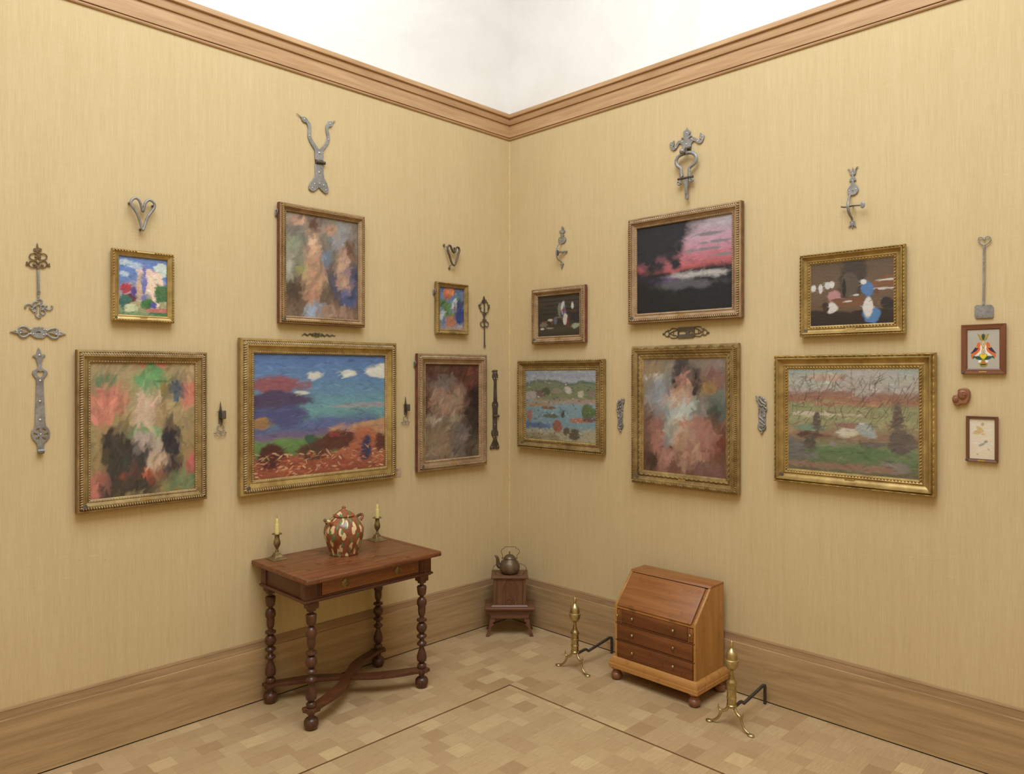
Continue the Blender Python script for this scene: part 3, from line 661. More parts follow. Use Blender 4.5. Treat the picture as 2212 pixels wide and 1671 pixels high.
def lin(c): return np.array(S(*c)[:3])
class Canvas:
    def __init__(s, w, h, px=300, seed=0):
        s.nx = max(30, int(w*px)); s.ny = max(30, int(h*px)); s.rs = np.random.RandomState(seed); s.asp = w/h
        s.u, s.v = np.meshgrid(np.linspace(0, 1, s.nx), np.linspace(0, 1, s.ny)); s.a = np.zeros((s.ny, s.nx, 3))
    def field(s, k=6):
        """smooth random field about -1..1"""
        out = np.zeros_like(s.u)
        for o in range(3):
            n = k*2**o; gsz = s.rs.randn(n+2, n+2); x = s.u*n*min(1, s.asp); y = s.v*n*min(1, 1/s.asp)
            i, j = x.astype(int), y.astype(int); fx, fy = x-i, y-j; fx = fx*fx*(3-2*fx); fy = fy*fy*(3-2*fy)
            out += (gsz[j, i]*(1-fx)*(1-fy)+gsz[j, i+1]*fx*(1-fy)+gsz[j+1, i]*(1-fx)*fy+gsz[j+1, i+1]*fx*fy)/2**o
        return out*0.6
    def grad(s, stops):
        """vertical stops [(v, colour)] v=0 bottom"""
        vv = np.clip(s.v+s.field(5)*.03, 0, 1); xs = [p for p, _ in stops]; cs = np.array([lin(c) for _, c in stops])
        for k in range(3): s.a[..., k] = np.interp(vv, xs, cs[:, k])
        return s
    def blob(s, cu, cv, ru, rv, col, soft=.5, warp=.35, op=1.0, rot=0.0):
        du, dv = (s.u-cu)*s.asp, s.v-cv; c, sn = math.cos(rot), math.sin(rot)
        a, b = (du*c+dv*sn)/(ru*s.asp), (-du*sn+dv*c)/rv
        m = np.sqrt(a*a+b*b)+s.field(7)*warp
        w = np.clip((1+soft/2-m)/soft, 0, 1)*op; w = (w*w*(3-2*w))[..., None]
        s.a = s.a*(1-w)+lin(col)*w; return s
    def dabs(s, n, ln=.05, wd=.012, jit=.12, ang=0.0, spread=.6, cols=None, area=(0, 1, 0, 1), op=.7):
        for _ in range(n):
            cu = s.rs.uniform(area[0], area[1]); cv = s.rs.uniform(area[2], area[3]); th = ang+s.rs.randn()*spread
            l = ln*s.rs.uniform(.5, 1.4); w = wd*s.rs.uniform(.6, 1.4); R = l+w
            i0, i1 = int(max(0, (cu-R/s.asp)*s.nx)), int(min(s.nx, (cu+R/s.asp)*s.nx+2)); j0, j1 = int(max(0, (cv-R)*s.ny)), int(min(s.ny, (cv+R)*s.ny+2))
            if i1 <= i0 or j1 <= j0: continue
            du, dv = (s.u[j0:j1, i0:i1]-cu)*s.asp, s.v[j0:j1, i0:i1]-cv
            x = du*math.cos(th)+dv*math.sin(th); y = -du*math.sin(th)+dv*math.cos(th)
            m = np.clip(1.3-np.sqrt((x/l)**2+(y/w)**2), 0, .5)*2*op; m = np.minimum(m, 1)[..., None]
            if cols: col = lin(cols[s.rs.randint(len(cols))])
            else: col = s.a[min(s.ny-1, int(cv*s.ny)), min(s.nx-1, int(cu*s.nx))]
            col = np.clip(col*(1+s.rs.randn(3)*jit*.3+s.rs.randn()*jit), 0, 1)
            s.a[j0:j1, i0:i1] = s.a[j0:j1, i0:i1]*(1-m)+col*m
        return s
CANVAS_MATS = {}
def canvas_mat(rough, bump):
    key = (rough, bump)
    if key in CANVAS_MATS: return CANVAS_MATS[key]
    t = NT('painted_canvas'); a = t.new('ShaderNodeVertexColor', layer_name='paint'); c = t.coord('Object')
    n = t.noise(c, 180, 3, .6); n2 = t.noise(t.mapping(c, (60, 60, 160)), 1.0, 3, .6)
    col = t.mix(0.06, a.outputs['Color'], t.ramp(n2, [(.35, (0, 0, 0, 1)), (.65, (1, 1, 1, 1))]), 'OVERLAY')
    t.set(col, rough, 0, .35); t.bump(t.math('ADD', n, n2), bump, .002); CANVAS_MATS[key] = t.m; return t.m
def canvas_obj(cv, w, h, d, parent, rough=.45, bump=.35, name='canvas'):
    xs = np.linspace(-w/2, w/2, cv.nx); zs = np.linspace(-h/2, h/2, cv.ny)
    vs = [(x, -d, z) for z in zs for x in xs]; nx, ny = cv.nx, cv.ny
    fs = [(j*nx+i, j*nx+i+1, (j+1)*nx+i+1, (j+1)*nx+i) for j in range(ny-1) for i in range(nx-1)]
    me = bpy.data.meshes.new(name); me.from_pydata(vs, [], fs)
    ca = me.color_attributes.new('paint', 'FLOAT_COLOR', 'POINT')
    rgba = np.ones((ny*nx, 4), np.float32); A = cv.a.reshape(-1, 3); lum = (A@np.array([.3, .55, .15]))[:, None]; rgba[:, :3] = np.clip(lum+(A-lum)*.78, 0, 1)*.97
    ca.data.foreach_set('color', rgba.ravel()); me.materials.append(canvas_mat(rough, bump))
    o = bpy.data.objects.new(name, me); COL.objects.link(o); o.parent = parent
    return o

def rail_pts(W, H, side, t0):
    x, z = W/2-t0, H/2-t0
    return {'top': ((-x, z), (x, z)), 'bottom': ((x, -z), (-x, -z)), 'left': ((-x, -z), (-x, z)), 'right': ((x, z), (x, -z))}[side]
def rails(root, W, H, prof, mats, name='frame_rail'):
    """four mitred rails; prof = [(inset, height)]"""
    for side in ('top', 'bottom', 'left', 'right'):
        A = []; B = []
        for t0, h in prof:
            a, b = rail_pts(W, H, side, t0); A.append((a[0], -h, a[1])); B.append((b[0], -h, b[1]))
        n = len(prof); g = G().add(A+B, [(k, (k+1) % n, n+(k+1) % n, n+k) for k in range(n)] + [tuple(range(n)), tuple(range(n, 2*n))[::-1]])
        obj(name, g, mats[0] if side in ('top', 'bottom') else mats[-1], root, 0, 1, 30)
def ornament(root, W, H, t0, pitch, fn, mat, name):
    """row of small ornaments along all four rails; fn(g, origin, along, inward) adds one"""
    g = G()
    for side in ('top', 'bottom', 'left', 'right'):
        a, b = rail_pts(W, H, side, t0); a, b = np.array(a), np.array(b); Ln = np.linalg.norm(b-a); d = (b-a)/Ln
        inw = {'top': (0, -1), 'bottom': (0, 1), 'left': (1, 0), 'right': (-1, 0)}[side]
        n = max(2, int(round(Ln/pitch)))
        for i in range(n): fn(g, a+d*(i+.5)*Ln/n, d, np.array(inw), i/n, Ln/n)
    o = obj(name, g, mat, root, 0, 1, 60); o['kind'] = 'stuff'
def pad(g, c, d, w, h0, la, lw, hh, sk=0.0):
    """low oval boss: half lengths la along d, lw along w, height hh over h0; sk skews it"""
    vs = []; fs = []; n = 8
    for i, (q, hz) in enumerate(((1, 0), (.72, .7), (.3, 1))):
        for k in range(n):
            an = 2*PI*k/n; x, y = math.cos(an)*q, math.sin(an)*q
            p = c+d*(la*x+sk*y*lw)+w*lw*y; vs.append((p[0], -(h0+hh*hz), p[1]))
    for i in range(2):
        for k in range(n): fs.append((i*n+k, i*n+(k+1) % n, (i+1)*n+(k+1) % n, (i+1)*n+k))
    fs.append(tuple(2*n+k for k in range(n))); g.add(vs, fs)

PICS = {  # side, crop origin, crop scale, outer quad, inner quad (photo pixels inside the crop)
'house': ('L',220,520,8.356,[(190,120),(1312,245),(1312,1480),(190,1445)],[(322,262),(1180,352),(1180,1365),(322,1325)]),
'hat': ('L',140,740,4.397,[(108,65),(1347,92),(1360,1482),(127,1625)],[(232,180),(1230,208),(1240,1385),(240,1480)]),
'two': ('L',580,420,5.571,[(140,85),(1167,265),(1162,1595),(140,1545)],[(215,197),(1078,345),(1076,1508),(212,1462)]),
'blue': ('L',490,710,4.398,[(135,85),(1620,138),(1610,1418),(130,1595)],[(255,237),(1503,262),(1497,1308),(248,1440)]),
'pot': ('L',930,480,5.222,[(75,665),(437,705),(425,1270),(70,1252)],[(108,728),(380,757),(374,1210),(98,1200)]),
'coat': ('L',880,740,5.57,[(140,128),(967,150),(957,1465),(125,1560)],[(220,258),(860,268),(850,1360),(208,1422)]),
'cabin': ('R',1100,590,3.979,[(188,145),(645,95),(645,593),(192,607)],[(248,206),(605,172),(607,533),(248,545)]),
'sea': ('R',1100,590,3.979,[(62,748),(805,738),(800,1560),(70,1497)],[(130,842),(733,842),(735,1465),(132,1420)]),
'dusk': ('R',1340,420,5.569,[(82,312),(1447,66),(1450,1478),(92,1557)],[(203,415),(1350,225),(1350,1365),(205,1430)]),
'rose': ('R',1340,720,4.518,[(98,125),(1150,92),(1140,1580),(100,1455)],[(225,258),(1033,255),(1030,1412),(222,1335)]),
'hills': ('R',1650,740,4.6425,[(105,125),(1733,100),(1698,1550),(88,1387)],[(242,268),(1555,268),(1537,1368),(230,1260)]),
'kitchen': ('R',1700,500,6.429,[(168,330),(1643,165),(1625,1410),(170,1462)],[(312,460),(1462,345),(1458,1262),(310,1308)]),
'birds': ('R',2050,680,11.933,[(322,250),(1467,220),(1450,1525),(303,1518)],[(480,378),(1297,362),(1287,1385),(470,1387)]),
'sheet': ('R',2060,880,12.85,[(335,225),(1218,258),(1230,1540),(345,1475)],[(425,312),(1143,343),(1147,1448),(437,1400)]),
}
def quad(side, ox, oy, s, q, d):
    p = [wall_az(side, ox+a/s, oy+b/s, d) for a, b in q]
    x0, x1 = (p[0][0]+p[3][0])/2, (p[1][0]+p[2][0])/2; z1, z0 = (p[0][1]+p[1][1])/2, (p[2][1]+p[3][1])/2
    return x0, x1, z0, z1
def wall_loc(side, a, z, d=0.0): return (-a, d, z) if side == 'L' else (d, a, z)

def frame_parts(root, key, W, H, bw, D, style):
    B = 0.010                                      # gap between frame back and wall
    if style == 'gadroon':                         # flat fillet, row of gadroons, flat frieze, inner beads
        m, orn, edge = style_mats[key]
        prof = [(0, B), (0, D*.82), (.003, D*.9), (bw*.16, D*.92), (bw*.18, D*.8), (bw*.42, D*1.02), (bw*.5, D*1.02), (bw*.52, D*.86), (bw*.8, D*.70), (bw*.82, D*.78), (bw, D*.66), (bw, B)]
        rails(root, W, H, prof, (m,))
        rails(root, W, H, [(-.0006, B), (-.0006, D*.80), (.0024, D*.885), (.0024, B)], (edge,), 'outer_edge')
        ornament(root, W, H, bw*.32, .0125 if W > .6 else .0105, lambda g, c, d, w, t, p: pad(g, c, d, w, D*.84, p*.46, bw*.16, D*.24, .30), orn, 'gadroon_carving')
        ornament(root, W, H, bw*.9, .0115, lambda g, c, d, w, t, p: pad(g, c, d, w, D*.68, p*.40, bw*.07, .005), orn, 'bead_carving')
    elif style == 'cove':                          # ribbon-and-bead outside, deep cove, inner rope
        m, orn, edge = style_mats[key]
        prof = [(0, B), (0, D*.7), (bw*.03, D*.86), (bw*.14, D*.86), (bw*.16, D*.78), (bw*.24, D*1.0), (bw*.30, D*.98), (bw*.36, D*.80), (bw*.48, D*.62), (bw*.62, D*.54), (bw*.70, D*.58), (bw*.74, D*.66), (bw*.78, D*.60), (bw, D*.5), (bw, B)]
        rails(root, W, H, prof, (m,))
        lng = key == 'hills'
        ornament(root, W, H, bw*.085, .055 if lng else .017, (lambda g, c, d, w, t, p: [pad(g, c, d, w, D*.84, p*.34, bw*.055, .005), pad(g, c+d*p*.42, d, w, D*.84, .0035, bw*.06, .007), pad(g, c+d*p*.52, d, w, D*.84, .0035, bw*.06, .007)]) if lng else
                 (lambda g, c, d, w, t, p: pad(g, c, d, w, D*.84, p*.36, bw*.07, .006, .6)), orn, 'ribbon_carving')
        ornament(root, W, H, bw*.88, .0145, lambda g, c, d, w, t, p: pad(g, c, d, w, D*.55, p*.42, bw*.085, .006, .8), orn, 'rope_carving')
    elif style == 'corner':                        # broad gold flat with carved corners
        m, orn, edge = style_mats[key]
        prof = [(0, B), (0, D*.8), (.004, D*.95), (bw*.30, D*1.0), (bw*.36, D*.86), (bw*.74, D*.70), (bw*.78, D*.78), (bw*.9, D*.74), (bw, D*.6), (bw, B)]
        rails(root, W, H, prof, (m,))
        ornament(root, W, H, bw*.17, .0125, lambda g, c, d, w, t, p: pad(g, c, d, w, D*.94, p*.40, bw*.14, .006, .5) if not .36 < t < .62 else None, orn, 'corner_carving')
    elif style == 'leaf':                          # broad leaf band, flat step, inner twisted band
        m, orn, edge = style_mats[key]
        prof = [(0, B), (0, D*.62), (bw*.05, D*.72), (bw*.2, D*.98), (bw*.36, D*1.0), (bw*.42, D*.86), (bw*.56, D*.80), (bw*.58, D*.62), (bw*.66, D*.64), (bw*.72, D*.76), (bw*.82, D*.7), (bw, D*.5), (bw, B)]
        rails(root, W, H, prof, (m,))
        ornament(root, W, H, bw*.20, .0105, lambda g, c, d, w, t, p: pad(g, c, d, w, D*.80, p*.46, bw*.15, D*.28, (.5 if int(t*1000/7) % 2 else -.5)), orn, 'leaf_carving')
        ornament(root, W, H, bw*.70, .030, lambda g, c, d, w, t, p: pad(g, c, d, w, D*.70, p*.40, bw*.05, .006, 1.2), orn, 'ribbon_carving')
        ornament(root, W, H, bw*.88, .010, lambda g, c, d, w, t, p: pad(g, c, d, w, D*.58, p*.42, bw*.07, .005, .5), orn, 'bead_carving')
    else:                                          # plain moulded wood
        mh, mv = style_mats[key][:2]
        prof = [(0, B*.4), (0, D*.9), (.002, D), (bw*.72, D*.84), (bw*.8, D*.86), (bw, D*.7), (bw, B*.4)]
        rails(root, W, H, prof, (mh, mv))

G_, GD, GP, GR = 'gold', 'gold_dark', 'gold_pale', 'gold_rose'
style_mats = {k: tuple(M[x] for x in v) for k, v in {
 'house': (G_, G_, 'gold_dark'), 'hat': (GD, GP, 'bole'), 'two': (GR, G_, 'bole_red'), 'blue': (G_, GP, GD), 'pot': (GD, G_, GD), 'coat': (GR, GP, 'bole_red'),
 'cabin': (GR, GP, 'bole_red'), 'sea': (GD, G_, GD), 'dusk': (GR, GP, 'bole'), 'rose': (GD, GD, 'bole'), 'hills': (G_, G_, GD), 'kitchen': (G_, G_, GD),
 'birds': ('frame_wood', 'frame_wood_v'), 'sheet': ('frame_oak', 'frame_oak_v')}.items()}
STYLE = dict(house='corner', hat='gadroon', two='gadroon', blue='gadroon', pot='corner', coat='gadroon', cabin='gadroon', sea='cove', dusk='gadroon', rose='leaf', hills='cove', kitchen='cove', birds='plain', sheet='plain')
DEPTH = dict(house=.036, hat=.044, two=.046, blue=.048, pot=.036, coat=.044, cabin=.044, sea=.046, dusk=.050, rose=.046, hills=.046, kitchen=.040, birds=.020, sheet=.018)

def paint(key, w, h):
    hsh = sum(ord(c)*(i+3) for i, c in enumerate(key))
    c = Canvas(w, h, 360 if w > .4 else 460, hsh % 1000)
    if key == 'house':
        c.grad([(0, (120, 150, 96)), (.22, (176, 168, 110)), (.4, (150, 140, 160)), (.62, (96, 132, 196)), (1, (104, 140, 208))])
        for a in ((.12,.9,.1,.05,(186,204,214)), (.4,.86,.16,.06,(172,196,220)), (.88,.82,.12,.09,(196,214,200)), (.1,.7,.12,.06,(180,200,222)),
                  (.62,.6,.2,.24,(236,196,176)), (.42,.52,.14,.26,(206,176,140)), (.76,.5,.12,.26,(244,212,176)), (.52,.62,.05,.3,(110,116,190)), (.14,.46,.1,.09,(184,44,62)), (.24,.3,.1,.06,(120,40,52)), (.3,.4,.06,.08,(92,72,150)),
                  (.9,.4,.12,.14,(70,120,66)), (.6,.22,.14,.08,(62,122,56)), (.1,.2,.13,.14,(58,110,96)), (.3,.13,.14,.06,(196,204,150)), (.8,.1,.3,.03,(206,106,96)), (.85,.04,.2,.03,(70,128,72)), (.72,.18,.06,.06,(86,80,170))):
            c.blob(*a, soft=.4, warp=.45)
        c.dabs(900, .03, .01, .16)
    elif key == 'hat':
        c.grad([(0, (150, 130, 70)), (.3, (164, 140, 78)), (1, (176, 152, 98))])
        for a in ((.1,.72,.2,.12,(206,120,92)), (.06,.6,.14,.08,(214,126,98)), (.94,.78,.12,.12,(212,122,90)), (.56,.99,.2,.05,(206,110,88)), (.97,.16,.08,.14,(206,96,84)), (.06,.06,.14,.12,(200,112,90)),
                  (.55,.86,.19,.10,(96,160,92)), (.70,.80,.06,.08,(140,122,50)), (.82,.80,.08,.09,(58,84,100)), (.5,.70,.12,.12,(214,178,142)), (.5,.56,.11,.09,(202,172,138)), (.5,.47,.15,.04,(96,164,84)), (.52,.38,.14,.12,(180,158,144)),
                  (.26,.28,.14,.30,(70,62,52)), (.76,.36,.09,.22,(60,56,62)), (.44,.27,.18,.11,(64,66,62)), (.5,.14,.30,.05,(206,92,42)), (.62,.22,.10,.09,(204,168,134)), (.40,.07,.26,.07,(76,64,54)), (.84,.2,.1,.05,(74,60,58)), (.1,.86,.08,.05,(110,130,84)), (.9,.06,.14,.07,(104,128,80))):
            c.blob(*a, soft=.55, warp=.4)
        c.dabs(1100, .045, .012, .13, 1.3, .5)
    elif key == 'two':
        c.grad([(0, (124, 98, 74)), (.25, (110, 88, 62)), (.5, (112, 104, 82)), (.75, (126, 120, 104)), (1, (132, 116, 100))])
        for a in ((.12,.62,.16,.14,(150,148,118)), (.7,.85,.18,.12,(146,146,146)), (.9,.72,.1,.14,(120,84,60)), (.1,.25,.14,.12,(80,64,46)), (.62,.5,.1,.2,(96,84,64)), (.85,.35,.18,.22,(70,74,98)), (.9,.22,.12,.1,(74,88,132)), (.55,.6,.07,.1,(112,124,142)),
                  (.36,.66,.13,.16,(196,152,112)), (.38,.42,.14,.16,(190,144,104)), (.36,.2,.09,.14,(178,130,92)), (.8,.55,.11,.12,(190,146,116)), (.78,.38,.12,.08,(186,142,112)), (.36,.92,.09,.08,(104,66,48)), (.14,.92,.16,.04,(186,144,108)), (.58,.88,.1,.06,(180,136,100)), (.42,.07,.16,.07,(150,168,190)), (.7,.06,.2,.06,(160,126,96)), (.02,.45,.08,.1,(176,172,150)), (.2,.44,.08,.06,(150,142,72))):
            c.blob(*a, soft=.8, warp=.4, op=.92)
        c.dabs(900, .05, .014, .14, 1.1, .7)
    elif key == 'blue':
        c.grad([(0, (150, 72, 40)), (.16, (172, 92, 52)), (.19, (96, 128, 58)), (.30, (104, 142, 66)), (.34, (120, 96, 130)), (.40, (86, 104, 150)), (.52, (100, 160, 160)), (.7, (92, 142, 176)), (1, (80, 116, 176))])
        for a in ((.42,.82,.07,.035,(206,206,190)), (.7,.84,.065,.035,(206,206,192)), (.96,.86,.09,.05,(212,212,196)), (.34,.68,.06,.02,(198,202,190)), (.8,.56,.3,.025,(146,152,156)),
                  (.14,.74,.2,.07,(150,84,92)), (.16,.62,.22,.06,(84,70,100)), (.18,.48,.22,.09,(80,84,132)), (.5,.42,.2,.05,(92,108,158)), (.06,.44,.07,.05,(160,116,60)),
                  (.82,.36,.26,.07,(196,142,92)), (.86,.18,.26,.14,(178,98,56)), (.34,.06,.5,.06,(160,78,42)), (.42,.2,.12,.09,(92,62,46)), (.6,.27,.12,.06,(98,54,42)), (.1,.17,.11,.1,(86,46,38)), (.84,.16,.05,.1,(66,62,92)), (.96,.22,.05,.1,(104,56,44)), (.58,.32,.05,.03,(150,52,48)), (.4,.30,.04,.04,(62,98,72))):
            c.blob(*a, soft=.45, warp=.35)
        c.dabs(1300, .035, .007, .13, 0, .35); c.dabs(260, .02, .005, .2, 0, .5, [(214,150,84),(196,90,50),(224,180,120),(150,60,40)], (0, 1, 0, .2), .6)
    elif key == 'pot':
        c.grad([(0, (150, 140, 140)), (.2, (110, 120, 160)), (.6, (120, 140, 170)), (1, (74, 98, 150))])
        for a in ((.36,.88,.2,.1,(206,112,48)), (.5,.92,.12,.07,(214,124,52)), (.3,.78,.12,.06,(190,92,40)), (.2,.62,.16,.1,(84,122,66)), (.36,.5,.16,.12,(92,134,70)), (.4,.36,.24,.05,(96,140,72)), (.8,.66,.18,.14,(66,76,110)), (.86,.36,.2,.2,(56,72,134)), (.62,.6,.1,.14,(176,192,196)), (.12,.36,.14,.1,(176,192,196)), (.46,.17,.19,.16,(186,116,76)), (.62,.48,.04,.16,(150,88,52)), (.85,.06,.2,.06,(170,150,150)), (.75,.8,.1,.05,(88,136,96))):
            c.blob(*a, soft=.5, warp=.4)
        c.dabs(500, .05, .016, .16, 1.0, .8)
    elif key == 'coat':
        c.grad([(0, (128, 110, 84)), (.25, (126, 104, 78)), (.42, (84, 60, 44)), (.7, (82, 52, 36)), (1, (96, 54, 38))])
        for a in ((.85,.86,.26,.16,(118,62,42)), (.1,.72,.14,.2,(92,54,34)), (.92,.36,.2,.34,(58,44,36)), (.4,.62,.26,.2,(160,126,98)), (.36,.8,.24,.06,(122,108,94)), (.3,.42,.3,.05,(176,160,130)), (.3,.14,.5,.2,(142,118,86)), (.62,.2,.16,.14,(112,98,90))):
            c.blob(*a, soft=1.1, warp=.6, op=.9)
        c.dabs(1100, .05, .012, .15, .8, .7)
    elif key == 'cabin':
        c.grad([(0, (66, 56, 42)), (.2, (76, 66, 48)), (.35, (58, 52, 42)), (1, (74, 66, 50))])
        for i in range(5): c.blob(.5, .55+i*.1, .6, .012, (52, 46, 36), .9, .6)
        for a in ((.52,.62,.04,.16,(118,116,100)), (.6,.66,.04,.16,(190,192,186)), (.63,.55,.035,.14,(86,102,144)), (.66,.42,.05,.12,(196,186,170)), (.62,.62,.035,.03,(146,60,44)), (.42,.38,.05,.09,(96,98,112)), (.5,.45,.12,.02,(116,98,76)), (.82,.72,.025,.07,(204,200,190)), (.84,.58,.1,.02,(104,50,42)), (.72,.36,.03,.16,(104,58,44)), (.9,.24,.1,.07,(150,158,122)), (.13,.29,.1,.06,(120,108,86)), (.16,.36,.08,.02,(130,74,48)), (.10,.19,.05,.03,(190,186,176)), (.3,.2,.08,.02,(150,138,118)), (.34,.36,.04,.1,(110,70,52)), (.3,.4,.06,.03,(176,168,150)), (.88,.46,.1,.1,(52,48,48))):
            c.blob(*a, soft=.4, warp=.3)
        c.dabs(400, .05, .008, .12, 0, .3, op=.5)
    elif key == 'sea':
        c.grad([(0, (168, 156, 118)), (.14, (160, 158, 130)), (.2, (118, 150, 160)), (.5, (124, 158, 168)), (.56, (160, 148, 120)), (.62, (124, 128, 84)), (.8, (120, 130, 96)), (.83, (94, 112, 104)), (.86, (164, 172, 172)), (.93, (146, 152, 170)), (1, (160, 170, 172))])
        for a in ((.08,.64,.1,.06,(168,160,152)), (.22,.66,.06,.05,(126,94,96)), (.46,.7,.07,.04,(150,134,110)), (.62,.72,.05,.05,(190,184,164)), (.8,.66,.05,.05,(188,176,150)), (.95,.67,.04,.04,(150,120,112)), (.3,.7,.06,.05,(84,98,62)), (.7,.56,.3,.03,(166,140,124)), (.16,.5,.2,.03,(166,138,108)), (.36,.46,.14,.02,(132,104,74)), (.94,.42,.1,.09,(92,112,62)), (.36,.34,.12,.03,(98,110,88)), (.14,.2,.14,.04,(88,112,144)), (.78,.3,.12,.03,(176,110,82)), (.92,.32,.1,.025,(116,88,86)), (.55,.38,.03,.06,(74,72,70)), (.48,.2,.05,.08,(156,92,68)), (.6,.14,.05,.06,(104,88,66)), (.72,.1,.07,.07,(96,88,64)), (.06,.34,.04,.08,(166,110,92)), (.2,.04,.3,.05,(146,134,96))):
            c.blob(*a, soft=.4, warp=.4)
        c.dabs(900, .028, .009, .15, 0, .5); c.dabs(160, .02, .007, .2, 0, .6, [(70,66,60),(190,176,140),(92,110,140),(96,110,60)], (0, 1, .0, .85), .7)
    elif key == 'dusk':
        c.grad([(0, (34, 34, 38)), (.3, (40, 40, 44)), (.44, (44, 42, 46)), (.5, (186, 84, 88)), (.6, (196, 108, 124)), (.75, (196, 142, 162)), (.9, (176, 154, 164)), (1, (172, 168, 174))])
        for a in ((.1,.9,.52,.42,(44,46,54)), (.4,.1,.8,.3,(36,38,42))): c.blob(*a, soft=.45, warp=.3)
        for a in ((.78,.82,.16,.016), (.86,.73,.16,.018), (.72,.66,.16,.016), (.9,.58,.12,.016)): c.blob(*a, col=(134, 124, 128), soft=.8, warp=.4)
        for a in ((.38,.36,.22,.05,(98,66,122)), (.58,.3,.4,.05,(92,92,96)), (.6,.4,.32,.035,(178,174,168))): c.blob(*a, soft=1.0, warp=.5, op=.85)
        c.dabs(700, .04, .01, .12, 0, .5, op=.6)
    elif key == 'rose':
        c.grad([(0, (118, 74, 52)), (.2, (112, 76, 54)), (.45, (128, 92, 74)), (.7, (130, 122, 108)), (1, (134, 118, 98))])
        for a in ((.1,.9,.12,.08,(150,124,86)), (.14,.84,.12,.03,(196,188,170)), (.25,.68,.16,.14,(140,146,150)), (.3,.5,.14,.12,(108,128,128)), (.85,.82,.2,.1,(134,92,80)), (.8,.74,.08,.07,(152,116,52)), (.88,.6,.14,.12,(86,104,90)), (.84,.5,.1,.06,(58,62,44)), (.9,.3,.14,.16,(116,58,38)),
                  (.2,.3,.12,.16,(166,108,92)), (.3,.14,.1,.1,(176,122,104)), (.72,.36,.14,.22,(172,116,98)), (.7,.2,.16,.08,(162,106,88)), (.5,.88,.11,.10,(62,54,58)), (.42,.76,.05,.12,(60,48,46)), (.64,.76,.05,.14,(58,46,46)), (.53,.80,.09,.08,(200,146,118)), (.46,.66,.16,.08,(192,146,112)), (.5,.55,.2,.08,(178,184,176)), (.42,.38,.16,.12,(166,170,158)), (.52,.46,.16,.04,(186,138,106)), (.5,.3,.12,.12,(180,136,104)), (.66,.16,.06,.1,(184,140,110)), (.5,.12,.05,.1,(182,138,108)), (.8,.06,.2,.06,(120,82,70)), (.1,.1,.12,.06,(74,54,38))):
            c.blob(*a, soft=.7, warp=.35, op=.93)
        c.dabs(1000, .05, .014, .12, 1.2, .7)
    elif key == 'hills':
        c.grad([(0, (110, 100, 74)), (.12, (100, 116, 72)), (.26, (112, 130, 84)), (.34, (142, 108, 80)), (.42, (150, 132, 90)), (.5, (150, 150, 96)), (.64, (144, 144, 94)), (.69, (160, 108, 76)), (.76, (150, 112, 92)), (.8, (172, 162, 148)), (.9, (168, 164, 146)), (1, (152, 168, 156))])
        for a in ((.3,.92,.14,.03,(190,156,132)), (.6,.95,.2,.06,(174,166,156)), (.2,.86,.16,.03,(170,172,154)), (.5,.66,.3,.02,(168,126,84)), (.25,.56,.25,.02,(196,180,150)), (.5,.4,.09,.05,(198,188,160)), (.47,.46,.13,.025,(150,110,92)), (.64,.42,.07,.08,(156,162,156)), (.2,.42,.13,.03,(118,140,112)), (.2,.35,.13,.03,(98,72,56)), (.08,.2,.14,.09,(112,108,98)), (.18,.26,.04,.08,(92,84,74)), (.38,.27,.05,.03,(138,132,118)), (.64,.2,.08,.025,(130,126,112)), (.82,.09,.1,.05,(132,122,108)), (.66,.29,.1,.03,(106,98,90)), (.86,.34,.08,.1,(98,88,78)), (.85,.5,.04,.16,(104,90,80)), (.9,.3,.1,.04,(104,90,80)), (.24,.46,.025,.1,(96,86,78)), (.55,.2,.3,.05,(92,118,70)), (.4,.06,.4,.03,(144,110,84))):
            c.blob(*a, soft=.45, warp=.4)
        c.dabs(1300, .035, .008, .14, 0, .4); c.dabs(260, .045, .0035, .15, 1.2, .6, [(92,76,68),(120,78,64),(74,66,62)], (0, 1, .45, .95), .55)
    elif key == 'kitchen':
        c.grad([(0, (54, 42, 34)), (.22, (58, 46, 38)), (.25, (106, 82, 58)), (.6, (112, 88, 62)), (1, (100, 78, 56))])
        for a in ((.5,.75,.16,.36,(74,62,52)), (.5,.62,.09,.2,(92,80,66)), (.42,.58,.02,.14,(50,42,36)), (.88,.6,.15,.12,(132,84,46)), (.9,.66,.14,.015,(196,192,184)), (.9,.53,.14,.015,(194,188,180)), (.04,.62,.04,.07,(206,202,194)), (.13,.6,.03,.09,(204,200,192)), (.22,.64,.03,.05,(198,194,188)), (.27,.65,.03,.05,(206,202,196)), (.3,.44,.07,.09,(186,126,126)), (.5,.34,.26,.05,(126,78,44)), (.5,.40,.22,.03,(120,76,46)), (.26,.28,.09,.09,(204,198,188)), (.2,.3,.04,.07,(72,50,40)), (.7,.55,.07,.12,(72,122,172)), (.74,.14,.09,.14,(74,124,176)), (.71,.28,.06,.16,(206,200,190)), (.66,.66,.04,.04,(208,204,196)), (.86,.32,.05,.05,(120,92,62)), (.94,.3,.07,.09,(54,48,46)), (.56,.46,.04,.015,(196,190,180)), (.47,.37,.05,.015,(204,198,188)), (.8,.5,.04,.06,(110,72,48))):
            c.blob(*a, soft=.3, warp=.3)
        c.dabs(500, .05, .006, .1, 0, .3, op=.5)
    elif key == 'sheet':
        c.grad([(0, (222, 204, 168)), (1, (226, 210, 176))])
